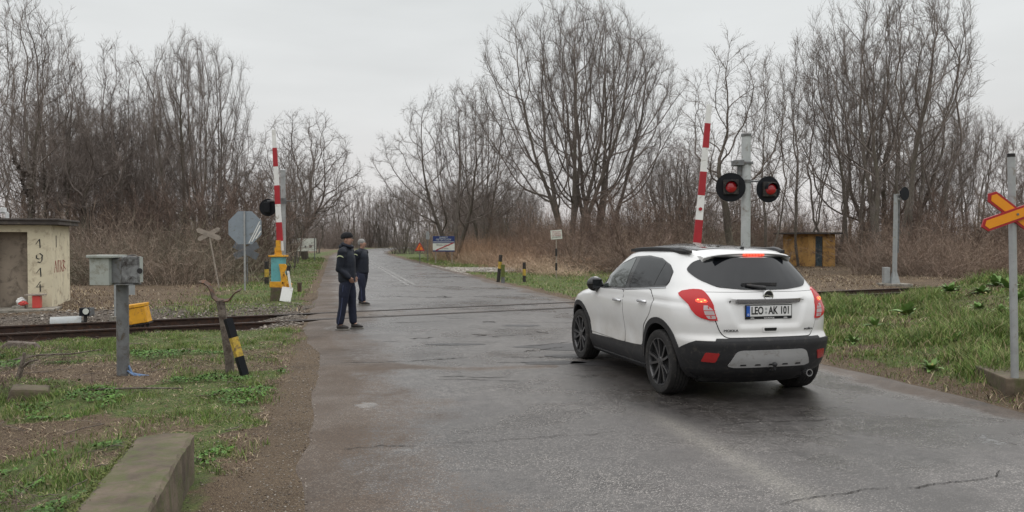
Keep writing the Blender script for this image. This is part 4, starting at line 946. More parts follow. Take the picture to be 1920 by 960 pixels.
# local x along the rails (to the left is negative), local y away from the track
H_ = 2.10; W_ = 3.1; D_ = 1.75
mb = MB(); door = (-1.28, -.52); zl = 1.93
mb.box(((door[1]) / 2, .09, H_ / 2), (-door[1], .18, H_)); mb.box(((door[0] + door[1]) / 2, .09, (zl + H_) / 2 + .001), (door[1] - door[0], .176, H_ - zl)); mb.box(((door[0] - W_) / 2, .09, H_ / 2), (door[0] + W_, .18, H_))
mb.box((-.09, D_ / 2 + .09, H_ / 2), (.18, D_ - .18, H_)); mb.box((-W_ + .09, D_ / 2 + .09, H_ / 2), (.18, D_ - .18, H_)); mb.box((-W_ / 2, D_ + .091, H_ / 2), (W_, .18, H_))
mb.build('wall', M['plaster'], S)
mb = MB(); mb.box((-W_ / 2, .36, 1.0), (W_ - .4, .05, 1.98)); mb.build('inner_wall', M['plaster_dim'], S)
mb = MB(); n = 12; V = []; z0, z1 = H_, H_ + .14
mb.box((-W_ / 2 + .02, D_ / 2 + .05, H_ + .065), (W_ + .36, D_ + .55, .11)); mb.box((-W_ / 2 + .02, D_ / 2 + .05, H_ + .135), (W_ + .42, D_ + .62, .05)); mb.build('roof', M['roof_slab'], S, bevel=.012)
MB().box((-W_ / 2 + .1, -.35, -.02), (W_ + .2, .9, .22)).build('step_slab', M['concrete'], S, bevel=.015)
# painted number 1914, vertical
mb = MB()
def stroke(pts, w_=.028, org=(0, 0)):
    mb.ribbon([(org[0] + a * .115, -.004, org[1] + b_ * .18) for a, b_ in pts], (w_, 0, 0) if False else (w_ * .9, 0, w_ * .5), .004)
zs = (1.58, 1.22, .87, .52); ox = -.27
stroke([(-.6, .3), (.1, 1.0), (.15, .4), (.2, -.2)], org=(ox, zs[0])); 
stroke([(.6, .75), (.1, 1.05), (-.5, .8), (-.5, .4), (0, .25), (.5, .5), (.6, .8), (.5, .1), (.2, -.25), (-.3, -.1)], org=(ox, zs[1]))
stroke([(-.6, .3), (.1, 1.0), (.15, .4), (.2, -.2)], org=(ox + .01, zs[2]))
stroke([(.2, 1.1), (-.6, .35), (.8, .35)], org=(ox, zs[3])); stroke([(.1, .7), (.15, -.3)], org=(ox, zs[3]))
mb.build('painted_number', M['letter_black'], S)
mb = MB()
def stroke2(pts, w_=.03):
    mb.ribbon([(.004, a, b_) for a, b_ in pts], (0, w_, w_ * .3), .004)
for i, pts in enumerate(([(0, 0), (.1, .3), (.2, 0)], [(.05, .12), (.16, .14)], [(.28, 0), (.28, .3), (.45, .28)], [(.36, .3), (.38, 0)], [(.52, 0), (.52, .3)], [(.66, .3), (.54, .15), (.68, 0)], [(.74, 0), (.74, .3), (.92, .24), (.76, .16), (.95, .05), (.74, 0)])):
    stroke2([(.25 + a * 1.25, .92 + b_ * 1.0) for a, b_ in pts])
mb.build('red_graffiti', M['graffiti_red'], S)
mb = MB(); mb.ribbon([(.004, .45, 1.85), (.004, .46, 1.55)], (0, .06, 0), .004); mb.build('dark_streak', M['roof_slab'], S)
# things around the hut
def hl(x, y, z=0): 
    c, s_ = math.cos(hut_a), math.sin(hut_a); return Vector((cor.x + x * c - y * s_, cor.y + x * s_ + y * c, z))
q = hl(-.25, -.32, .035); S = empty('red_stool', q, hut_a, 'red bin with a pale plank on top, on the step under the number 1914', 'bin')
MB().box((0, 0, .15), (.17, .2, .30)).build('red_box', M['red_plastic'], S, bevel=.01); MB().box((-.03, 0, .32), (.42, .26, .03)).build('plank', M['wood_pale'], S, bevel=.004)
q = hl(-.56, -.35, .035); S = empty('plastic_bag', q, hut_a, 'small crumpled red and white bag on a stone beside the doorway', 'bag')
rgb = random.Random(4)
def crumple(name, c, rad, mat):
    m_ = MB().ball(c, rad, 11, 8); cc = Vector(c); m_.v = [tuple(cc + (Vector(v) - cc) * rgb.uniform(.68, 1.12)) for v in m_.v]; return m_.build(name, M[mat], S)
crumple('white_bag', (-.02, 0, .16), (.12, .1, .11), 'white_paint'); crumple('red_wrap', (.03, -.06, .12), (.11, .06, .06), 'red_plastic')
S = MB().box((0, 0, .04), (.26, .22, .1)).build('stone_block', M['concrete'], None, bevel=.02, loc=hl(-.62, -.36, .01), rot=(0, 0, hut_a)); tag(S, 'flat stone under the red and white bag on the hut step', 'stone')
S = MB().box((0, 0, .06), (.28, .22, .12)).build('stone_block', M['concrete'], None, bevel=.02, loc=hl(-1.28, -.38, .03), rot=(0, 0, hut_a)); tag(S, 'pale brick-sized block on the hut step at the left edge', 'stone')
q = hl(-1.04, .1, H_ + .10); S = empty('roof_camera', q, 0, 'white security camera on a short bracket on the cream hut roof', 'camera')
MB().box((-.12, 0, .19), (.32, .14, .12), Matrix.Rotation(R(-6), 3, 'Y')).build('housing', M['camera_white'], S, bevel=.015); mb = MB(); mb.box((.09, 0, .04), (.06, .06, .18)); mb.box((.05, 0, .14), (.12, .05, .04)); mb.build('bracket', M['camera_white'], S, bevel=.005)
# ---------------------------------------------------------------- right side: signal mast, ochre hut, crossbuck
p = at(1677, 534); S = empty('trackside_signal', (p.x, p.y, G(p.x, p.y)), 0, 'tall slim pale mast topped by a small black disc, beyond the rails', 'signal mast'); k = p.y / FPX
def L_(px, py, dy=0): return atY(px, py, p.y + dy) - S.location
zt = L_(1678, 364).z; lean = L_(1680, 364).x
MB().box((0, 0, -.02), (1.0, .8, .22)).build('plinth', M['concrete'], S, bevel=.02)
mb = MB(); mb.tube([(0, 0, .05), (lean, 0, zt)], [.095, .085], 4); mb.box((0, 0, .28), (.36, .3, .55), taper=.35); mb.build('mast', M['tin_white'], S)
mb = MB(); mb.tube([(.17, .12, L_(1690, 474).z), (.17 + lean, .12, zt - .05)], .045, 8); mb.build('cable_pipe', M['galv_dark'], S)
mb = MB(); c_ = L_(1697, 363, -.1); mt = Matrix.Rotation(R(28), 3, 'Z'); mb.lathe([(.25, 0), (.25, .02)], c_, 'Y', 30, mt); mb.build('backing_disc', M['black_paint'], S)
MB().box(Vector(c_) + mt @ Vector((0, .08, 0)), (.2, .14, .22), mt).build('lamp_housing', M['black_paint'], S, bevel=.015)
mb = MB(); mb.box((c_.x - .16, -.05, zt - .02), (.34, .06, .05)); mb.box((c_.x - .16, -.05, zt - .18), (.28, .05, .05)); mb.build('bracket', M['galv'], S, bevel=.005)
MB().box((-.27, .1, .40), (.22, .2, .6)).build('side_cabinet', M['galv'], S, bevel=.01)
p = at(1515, 500); cor2 = p; a2_ = R(24)
S = empty('ochre_hut', (p.x, p.y, -.1), a2_, 'small ochre yellow hut with a dark blue door and overhanging flat roof among brambles', 'hut'); k = p.y / FPX
Wf = 2.35; Dp = 2.1; Hh = 2.20
mb = MB(); dx = (.62, 1.28)
mb.box((dx[0] / 2, .06, Hh / 2), (dx[0], .12, Hh)); mb.box(((dx[1] + Wf) / 2, .06, Hh / 2), (Wf - dx[1], .12, Hh)); mb.box(((dx[0] + dx[1]) / 2, .06, Hh - .06), (dx[1] - dx[0], .118, .12))
mb.box((.06, Dp / 2 + .06, Hh / 2), (.12, Dp - .12, Hh)); mb.box((Wf - .06, Dp / 2 + .06, Hh / 2), (.12, Dp - .12, Hh)); mb.box((Wf / 2, Dp + .06, Hh / 2), (Wf, .12, Hh)); mb.build('wall', M['ochre_wall'], S)
dd = MB().box(((dx[0] + dx[1]) / 2, .07, Hh / 2 - .06), (dx[1] - dx[0] - .02, .05, Hh - .14)).build('door', M['door_blue'], S, bevel=.006)
MB().box((dx[0] + .1, .03, 1.0), (.03, .05, .12)).build('handle', M['galv_dark'], dd)
mb = MB(); mb.box((Wf / 2 - .1, Dp / 2, Hh + .06), (Wf + .9, Dp + .9, .12)); mb.build('roof', M['roof_slab'], S, bevel=.015)
# crossbuck at the right edge on its concrete slab
p = Vector((5.19, 7.9, 0)); S = empty('railway_crossbuck', (p.x, p.y, .24), 0, 'yellow crossbuck with dark red border on a grey post at the right edge', 'railway sign'); k = p.y / FPX
def L_(px, py, dy=0): return atY(px, py, p.y + dy) - S.location
T = L_(1896, 291); mb = MB(); mb.tube([(0, 0, -.05), T * .5, T], [.036, .036, .035], 14); mb.build('post', M['galv'], S, smooth=True)
mb = MB(); mb.tube([T - Vector((0, 0, .02)), T + Vector((0, 0, .015))], .038, 14); mb.build('post_cap', M['black_worn'], S)
c_ = L_(1904, 402, -.05)
for i, (d, dy) in enumerate(((Vector((47, 0, -36)) * -1, -.004), (Vector((62, 0, 22)), -.030))):
    d = Vector((d.x, 0, d.z)); Lh = d.length * 2 * k * .92
    mb = MB(); arm_prism(mb, c_, d, Lh, .132, dy, .02, .05); ar = mb.build('sign_arm', M['sign_red'], S)
    mb = MB(); arm_prism(mb, c_, d, Lh - .03, .088, dy - .004, .004, .03); mb.build('yellow_face', M['sign_yellow'], ar)
mb = MB(); mb.lathe([(.012, 0), (.012, .006)], c_ + Vector((0, -.041, 0)), 'Y', 10); mb.build('bolt', M['galv_dark'], S)
S = empty('concrete_slab', (5.55, 8.05, 0), R(-12), 'low concrete slab in the grass that carries the yellow crossbuck post', 'concrete slab')
mb = MB(); mb.box((.25, .15, .02), (1.35, .85, .44)); mb.build('block', M['concrete_mossy'], S, bevel=.015)
# ---------------------------------------------------------------- far signs right of the road
p = at(832, 494); S = empty('town_sign', (p.x, p.y, G(p.x, p.y)), R(-3), 'blue and white town sign with a red diagonal stroke, on two posts by the bend', 'road sign'); k = p.y / FPX
def L_(px, py, dy=0): return atY(px, py, p.y + dy) - S.location
z1, z2, z3 = L_(832, 470).z, L_(832, 454.5).z, L_(832, 443).z; w2 = 20.5 * k
lo = MB().box((0, 0, (z1 + z2) / 2), (2 * w2, .03, z2 - z1)).build('white_panel', M['sign_white'], S, bevel=.004)
up = MB().box((0, 0, (z2 + z3) / 2 + .01), (2 * w2, .03, z3 - z2)).build('blue_panel', M['sign_blue'], S, bevel=.004)
mb = MB(); mb.box((0, -.018, z1 - .02), (2 * w2, .012, .09)); mb.box((0, -.019, z2 - .035), (2 * w2, .01, .05)); mb.build('blue_border', M['sign_blue'], lo)
mb = MB(); mb.box((0, -.018, z2 + .055), (2 * w2 - .04, .008, .022)); mb.build('white_rule', M['sign_white'], up)
mb = MB(); mb.ribbon([(-w2 * .72, -.026, z1 + .02), (w2 * .9, -.026, z2 - .03)], (0, 0, .085), .006); mb.build('red_stroke', M['sign_red'], lo)
lettering('lettering', 'ΔΗΜΟΣ', .17, M['sign_white'], up, (0, -.019, z3 - .10), (R(90), 0, 0))
lettering('lettering', 'ΠΕΤΡΙΤΣΙΟΥ', .17, M['sign_white'], up, (0, -.019, z3 - .26), (R(90), 0, 0), 1.15)
lettering('lettering', 'Βυρώνεια', .19, M['letter_black'], lo, (-.05, -.020, z2 - .19), (R(90), 0, 0), 1.1)
lettering('lettering', 'Vironia', .19, M['letter_black'], lo, (.05, -.020, z1 + .16), (R(90), 0, 0), 1.1)
for s_ in (-1, 1):
    mb = MB(); mb.tube([(s_ * w2 * .75, .05, -.3), (s_ * w2 * .75, .05, z3 - .1)], .04, 8); mb.build('post', M['wood_pale'], S)
p = at(787, 494); S = empty('warning_sign', (p.x, p.y, G(p.x, p.y)), 0, 'orange triangular warning sign with red edge left of the blue town sign', 'road sign'); k = p.y / FPX
zc = atY(787, 464, p.y).z - S.location.z; r3 = 10.5 * k
mb = MB(); tri = [(-r3 * .92, -r3 * .62), (r3 * .92, -r3 * .62), (0, r3 * .95)]; mb.prism(tri, (0, 0, zc), (1, 0, 0), (0, 0, 1), (0, 1, 0), .02); t0_ = mb.build('red_triangle', M['letter_red'], S)
mb = MB(); mb.prism([(a * .7, b_ * .7) for a, b_ in tri], (0, -.008, zc), (1, 0, 0), (0, 0, 1), (0, 1, 0), .008); mb.build('orange_face', M['sign_orange'], t0_)
mb = MB(); mb.ribbon([(-.04, -.012, zc - .16), (-.05, -.012, zc + .0), (.05, -.012, zc + .08), (.0, -.012, zc + .14)], (.05, 0, 0), .006); mb.build('bend_arrow', M['letter_black'], t0_)
mb = MB(); mb.tube([(0, .04, -.3), (0, .04, zc)], .03, 8); mb.build('post', M['galv_dark'], S)
p = at(802, 490); S = empty('marker_plate', (p.x, p.y, G(p.x, p.y)), 0, 'small pale round-topped plate on a stake left of the blue town sign', 'marker'); k = p.y / FPX
mb = MB(); zc = atY(802, 441, p.y).z - S.location.z; mb.prism([(-3.2 * k, -8 * k), (3.2 * k, -8 * k), (3.2 * k, 4 * k), (1.8 * k, 7.5 * k), (-1.8 * k, 7.5 * k), (-3.2 * k, 4 * k)], (0, 0, zc), (1, 0, 0), (0, 0, 1), (0, 1, 0), .03); mb.build('plate', M['tin_white'], S)
mb = MB(); mb.tube([(0, .04, -.3), (0, .04, zc)], .03, 8); mb.build('post', M['galv_dark'], S)
p = at(1043, 522); S = empty('notice_sign', (p.x, p.y, G(p.x, p.y)), 0, 'small white notice with red lettering on a thin pole with black bands near the reeds', 'notice sign'); k = p.y / FPX
def L_(px, py, dy=0): return atY(px, py, p.y + dy) - S.location
zc = L_(1043, 440).z; pn = MB().box((0, -.03, zc), (21 * k, .015, 17 * k), Matrix.Rotation(R(-5), 3, 'Y')).build('notice_panel', M['sign_white'], S, bevel=.004)
for i, (tx, mt_) in enumerate((('ΠΡΟΣΟΧΗ', 'letter_red'), ('Η ΔΙΑΒΑΣΗ', 'letter_red'), ('ΤΩΝ ΓΡΑΜΜΩΝ', 'letter_red'), ('ΑΠΑΓΟΡΕΥΕΤΑΙ', 'letter_black'))):
    lettering('lettering', tx, .088, M[mt_], pn, (0, -.041, zc + .125 - .083 * i), (R(90), R(-5), 0), (.92, .8, .66, .58)[i] * 1.0)
mb = MB(); mb.tube([(0, 0, -.3), (0, 0, zc + .15)], .022, 8); mb.build('pole', M['wood_pale'], S)
for (a, b_) in ((466, 480), (493, 507)):
    mb = MB(); mb.tube([(0, 0, L_(0, b_).z), (0, 0, L_(0, a).z)], .05, 8); mb.build('black_band', M['black_worn'], S)
banded_post(934, 528, 939, 478, .07, ['black_worn', 'black_worn', 'yellow_faded', 'black_worn'], 'leaning black banded post beyond the crossing, left one of three right of the road')
banded_post(943, 530, 943, 496, .075, ['galv_dark', 'moss', 'moss'], 'short greenish post touching the leaning banded post right of the road')
banded_post(983, 529, 983, 492, .065, ['black_worn', 'yellow_faded', 'black_worn'], 'short black and pale banded post standing alone right of the road')
# ---------------------------------------------------------------- the white car
m, N, b = new_mat('car_white'); v = obj_coord(N); n1 = noise(N, 2.5, 6, .6, v); n2 = noise(N, 70, 4, .6, v)
sepz = nd(N, 'ShaderNodeSeparateXYZ'); N.links.new(v, sepz.inputs[0])
grime = math_(N, 'MULTIPLY', maprange(N, sepz.outputs[2], .95, .42, 0, 1), maprange(N, n1, .35, .65, .25, .95))
N.links.new(mixc(N, grime, (.70, .70, .695), (.46, .435, .40)), b.inputs['Base Color'])
b.inputs['Roughness'].default_value = .28; b.inputs['Coat Weight'].default_value = .7; b.inputs['Coat Roughness'].default_value = .05
simple('car_plastic', (.022, .022, .024), .55, 0, .15, 8, (.055, .05, .045), .35)
simple('car_black_gloss', (.008, .008, .009), .12, 0, .1, coat=.5)
simple('seal_black', (.01, .01, .01), .6)
m, N, b = new_mat('car_glass'); b.inputs['Base Color'].default_value = (.008, .009, .011, 1); b.inputs['Roughness'].default_value = .03; b.inputs['Specular IOR Level'].default_value = .4; b.inputs['Coat Weight'].default_value = 0; b.inputs['Coat Roughness'].default_value = .02
m, N, b = new_mat('car_glass_front'); b.inputs['Base Color'].default_value = (.035, .045, .042, 1); b.inputs['Roughness'].default_value = .03; b.inputs['Coat Weight'].default_value = 1; b.inputs['Coat Roughness'].default_value = .02
simple('tyre', (.018, .017, .017), .75, 0, .2, 12, (.05, .045, .04), .4)
simple('rim_black', (.055, .055, .058), .28, .4, .2, coat=.5)
simple('well_black', (.006, .006, .006), .95)
simple('chrome', (.55, .55, .56), .18, .9, .05)
simple('skid_silver', (.42, .42, .42), .4, .3, .08, 5, (.28, .26, .24), .3)
m, N, b = new_mat('lamp_red'); v = obj_coord(N); b.inputs['Base Color'].default_value = (.34, .003, .006, 1); b.inputs['Roughness'].default_value = .22; b.inputs['Specular IOR Level'].default_value = .35; b.inputs['Coat Weight'].default_value = .15; b.inputs['Coat Roughness'].default_value = .02
b.inputs['Emission Color'].default_value = (1, .02, .015, 1); b.inputs['Emission Strength'].default_value = .07
m, N, b = new_mat('lamp_lit'); b.inputs['Base Color'].default_value = (.8, .1, .05, 1); b.inputs['Emission Color'].default_value = (1, .07, .035, 1); b.inputs['Emission Strength'].default_value = 1.15
m, N, b = new_mat('lamp_amber'); b.inputs['Base Color'].default_value = (.8, .4, .1, 1); b.inputs['Emission Color'].default_value = (1, .55, .15, 1); b.inputs['Emission Strength'].default_value = 1.3
simple('lamp_clear', (.40, .34, .34), .1, .3, .1, 20)
simple('reflector_red', (.33, .02, .02), .25, 0, .1, coat=.6)
simple('plate_white', (.66, .66, .65), .4, 0, .04); simple('plate_blue', (.02, .10, .42), .4); simple('plate_black', (.012, .012, .014), .4)
# body surface as horizontal slices: rear end, front end, half width at each height
def tab(t, z): return float(np.interp(z, [q[0] for q in t], [q[1] for q in t]))
T_XR = [(.18, -1.86), (.26, -1.98), (.34, -2.055), (.45, -2.10), (.60, -2.125), (.645, -2.12), (.675, -2.085), (.70, -2.07), (.80, -2.075), (.95, -2.062), (1.05, -2.045), (1.10, -2.02), (1.16, -1.985), (1.22, -1.945), (1.35, -1.85), (1.46, -1.765), (1.505, -1.735), (1.53, -1.73), (1.545, -1.66), (1.565, -1.42), (1.585, -1.05), (1.60, -.60), (1.608, -.3)]
T_XF = [(.18, 1.95), (.3, 2.06), (.5, 2.13), (.65, 2.13), (.8, 2.08), (.88, 1.98), (.94, 1.78), (.98, 1.55), (1.02, 1.28), (1.06, 1.02), (1.12, .86), (1.2, .75), (1.3, .61), (1.4, .46), (1.48, .33), (1.53, .18), (1.56, .06), (1.585, -.06), (1.60, -.16), (1.608, -.25)]
T_W = [(.18, .76), (.24, .82), (.34, .865), (.5, .882), (.7, .888), (.85, .889), (.95, .885), (1.02, .872), (1.08, .848), (1.14, .820), (1.22, .788), (1.32, .738), (1.42, .682), (1.48, .645), (1.52, .606), (1.55, .545), (1.575, .45), (1.59, .35), (1.60, .22), (1.608, .08)]
T_NR = [(.18, 2.6), (.6, 2.8), (1.0, 2.8), (1.15, 2.7), (1.5, 2.6), (1.608, 2.4)]
T_LR = [(.18, .60), (.6, .55), (.9, .55), (1.05, .60), (1.15, .68), (1.3, .72), (1.5, .80), (1.608, .9)]
T_NF = [(0, 2.6), (2, 2.6)]
T_LF = [(.18, .9), (.9, 1.0), (1.05, .9), (1.2, .6), (1.608, .5)]
def smooth_tab(t, z): return (tab(t, z - .012) + 2 * tab(t, z) + tab(t, z + .012)) / 4
def sl(z):
    xr, xf = smooth_tab(T_XR, z), smooth_tab(T_XF, z); return (xr + xf) / 2, (xf - xr) / 2, smooth_tab(T_W, z), tab(T_NR, z), tab(T_NF, z)
def bulge(x, z):
    g = lambda a, s: math.exp(-(a / s) ** 2)
    d = -.030 * g(z - .56, .17) * (1 / (1 + math.exp(-(x + .95) / .07))) * (1 / (1 + math.exp((x - .80) / .07)))   # hollow doors
    d += .014 * g(x + 1.33, .52) * g(z - .88, .20) + .010 * g(x - 1.22, .45) * g(z - .80, .16)
    d -= .013 * g(z - (.985 - .015 * x), .024) * (x < 1.0)
    return d
def plan_y(x, z):
    c_, a, w_, nr, nf = sl(z); x = np.asarray(x, float); Lr = min(tab(T_LR, z), a); Lf = min(tab(T_LF, z), a)
    tr = np.clip((c_ - a + Lr - x) / Lr, 0, 1); tf = np.clip((x - (c_ + a - Lf)) / Lf, 0, 1)
    return w_ * (1 - .03 * ((x - c_) / a) ** 2) * (1 - tr ** nr) ** (1 / nr) * (1 - tf ** nf) ** (1 / nf)
def side_y(x, z): return float(plan_y(x, z)) + bulge(x, z)
def recess(y, z):
    f = lambda a, lo, hi, s: 1 / (1 + math.exp(-(a - lo) / s)) * 1 / (1 + math.exp((a - hi) / s))
    wz = .44 - .10 * max(0, min(1, (1.03 - z) / .24))
    return .030 * f(z, .785, 1.035, .006) * f(y, -wz, wz, .010)
def rear_x(y, z):
    c_, a, w_, nr, nf = sl(z); xx = c_ - a + np.linspace(0, 1, 600) ** 2 * a; yy = plan_y(xx, z)
    return float(np.interp(abs(y), yy[:np.argmax(yy) + 1], xx[:np.argmax(yy) + 1])) + recess(y, z)
NR = 210
def curve_full(z):
    c_, a, w_, nr, nf = sl(z); th = np.linspace(0, np.pi, 4000); X_ = c_ + a * np.cos(th); Y_ = plan_y(X_, z)
    return X_, Y_, np.concatenate([[0], np.cumsum(np.hypot(np.diff(X_), np.diff(Y_)))])
def ring(z):
    X_, Y_, s = curve_full(z); u = np.linspace(0, s[-1], NR // 2 + 1)
    return np.interp(u, s, X_), np.interp(u, s, Y_)
zs_ = np.concatenate([np.arange(.18, 1.5, .02), np.arange(1.5, 1.609, .006)])
V = []; 
for z in zs_:
    X_, Y_ = ring(z); half = []
    for x, y in zip(X_, Y_):
        yy = y + (bulge(x, z) if y > .3 else 0) * (1 if y > .3 else 0)
        xx = x + (recess(y, z) if x < -1.6 else 0); half.append((xx, yy, z))
    other = [(a, -b_, c_) for a, b_, c_ in half[-2:0:-1]]; V.append(half + other)
nr_ = len(V[0]); VV = [p for r_ in V for p in r_]
Fc = []
for i in range(len(zs_) - 1):
    for j in range(nr_): Fc.append((i * nr_ + j, i * nr_ + (j + 1) % nr_, (i + 1) * nr_ + (j + 1) % nr_, (i + 1) * nr_ + j))
Fc += [tuple(range(nr_ - 1, -1, -1)), tuple(range((len(zs_) - 1) * nr_, len(zs_) * nr_))]
YAW = R(14.4); CARC = Vector((2.435, 8.50, .006)) + Vector((-math.sin(YAW), math.cos(YAW), 0)) * 1.33
CAR = empty('white_car', CARC, R(90) + YAW, 'white compact SUV seen from behind on the wet road, its red tail lights lit', 'car')
XRA, XFA, WR = -1.33, 1.225, .347
mbb = MB(); mbb.add(VV, Fc); body = mbb.build('body', [M['car_white'], M['car_plastic'], M['well_black']], CAR)
def cutter(x, r):
    mb = MB(); mb.lathe([(r, -1.2), (r, -.56)], (x, 0, WR + .015), 'Y', 48); mb.lathe([(r, .56), (r, 1.2)], (x, 0, WR + .015), 'Y', 48); return mb.build('cut', M['well_black'], CAR)
cuts = [cutter(XRA, .405), cutter(XFA, .405)]
for c_ in cuts:
    md = body.modifiers.new('arch', 'BOOLEAN'); md.operation = 'DIFFERENCE'; md.object = c_; md.solver = 'EXACT'; md.material_mode = 'INDEX'
    c_.data.materials.clear(); [c_.data.materials.append(q) for q in (M['car_white'], M['car_plastic'], M['well_black'])]; c_.data.polygons.foreach_set('material_index', [2] * len(c_.data.polygons))
bpy.context.view_layer.update()
me = bpy.data.meshes.new_from_object(body.evaluated_get(bpy.context.evaluated_depsgraph_get()))
body.modifiers.clear(); body.data = me
for c_ in cuts: bpy.data.objects.remove(c_)
b_ = bmesh.new(); b_.from_mesh(me)
for f in b_.faces:
    f.smooth = f.material_index != 2
    c_ = f.calc_center_median()
    if f.material_index != 2 and (c_.z < .36 or abs(f.normal.z) > .9 and c_.z < .5): f.material_index = 1
for e in b_.edges:
    if len(e.link_faces) == 2 and e.calc_face_angle(0) > .6: e.smooth = False
b_.to_mesh(me); b_.free()
# panels that follow the body
def panel(name, poly, mat, parent, off=.004, mode='side', sgn=1, thick=.012, cell=.03, smooth=True, rnd=0.0):
    """2D outline (x,z) on a flank, (y,z) on the tail, laid on the body surface with its own thickness"""
    b = bmesh.new(); pts = list(poly)
    if rnd:
        q = []
        n = len(pts)
        for i in range(n):
            p0, p1, p2 = (Vector(pts[i - 1]), Vector(pts[i]), Vector(pts[(i + 1) % n])); d0 = (p0 - p1); d2 = (p2 - p1); r = min(rnd, d0.length * .45, d2.length * .45)
            A_, B2 = p1 + d0.normalized() * r, p1 + d2.normalized() * r
            for t in (0, .25, .5, .75, 1): q.append(tuple(A_ * (1 - t) ** 2 + p1 * 2 * t * (1 - t) + B2 * t * t))
        pts = q
    vs = [b.verts.new((p[0], p[1], 0)) for p in pts]; f = b.faces.new(vs)
    us = [p[0] for p in pts]; ws = [p[1] for p in pts]
    for ax, lo, hi in ((0, min(us), max(us)), (1, min(ws), max(ws))):
        k = lo + cell * .5
        while k < hi:
            co = (k, 0, 0) if ax == 0 else (0, k, 0); no = (1, 0, 0) if ax == 0 else (0, 1, 0)
            bmesh.ops.bisect_plane(b, geom=b.verts[:] + b.edges[:] + b.faces[:], plane_co=co, plane_no=no); k += cell
    def mp_(u, w_, o):
        if mode == 'side':
            y = side_y(u, w_); e_ = .004
            dx = (side_y(u + e_, w_) - side_y(u - e_, w_)) / (2 * e_); dz = (side_y(u, w_ + e_) - side_y(u, w_ - e_)) / (2 * e_)
            n = Vector((-max(-4, min(4, dx)), 1, -max(-3, min(3, dz)))).normalized(); p = Vector((u, y, w_)) + n * o; return Vector((p.x, p.y * sgn, p.z))
        x = rear_x(u, w_); e_ = .004
        dy = (rear_x(u + e_, w_) - rear_x(u - e_, w_)) / (2 * e_); dz = (rear_x(u, w_ + e_) - rear_x(u, w_ - e_)) / (2 * e_)
        n = Vector((-1, max(-4, min(4, dy)), max(-3, min(3, dz)))).normalized(); return Vector((x, u, w_)) + n * o
    base = [(v.co.x, v.co.y) for v in b.verts]; b.verts.ensure_lookup_table()
    for i, v in enumerate(b.verts): v.co = mp_(base[i][0], base[i][1], off)
    fs = b.faces[:]; bd = [e for e in b.edges if len(e.link_faces) == 1]
    idx = {v: base[i] for i, v in enumerate(b.verts)}
    inner = {}
    for e in bd:
        for v in e.verts:
            if v not in inner: inner[v] = b.verts.new(mp_(*idx[v], off - thick))
    for e in bd: 
        a, c = e.verts; b.faces.new((a, c, inner[c], inner[a]))
    bmesh.ops.recalc_face_normals(b, faces=b.faces[:])
    for f in b.faces: f.smooth = smooth
    for e in b.edges:
        if len(e.link_faces) == 2 and e.calc_face_angle(0) > .7: e.smooth = False
    # outward check
    s_ = sum((f.normal.dot(Vector((0, sgn, 0)) if mode == 'side' else Vector((-1, 0, 0)))) * f.calc_area() for f in fs if f.is_valid)
    if s_ < 0: bmesh.ops.reverse_faces(b, faces=b.faces[:])
    me = bpy.data.meshes.new(name); b.to_mesh(me); b.free(); me.materials.append(M[mat]); return link(name, me, parent)
def arcpts(cx, cz, r, a0, a1, n=14): return [(cx + r * math.cos(R(a0 + (a1 - a0) * i / n)), cz + r * math.sin(R(a0 + (a1 - a0) * i / n))) for i in range(n + 1)]
CZ = WR + .015
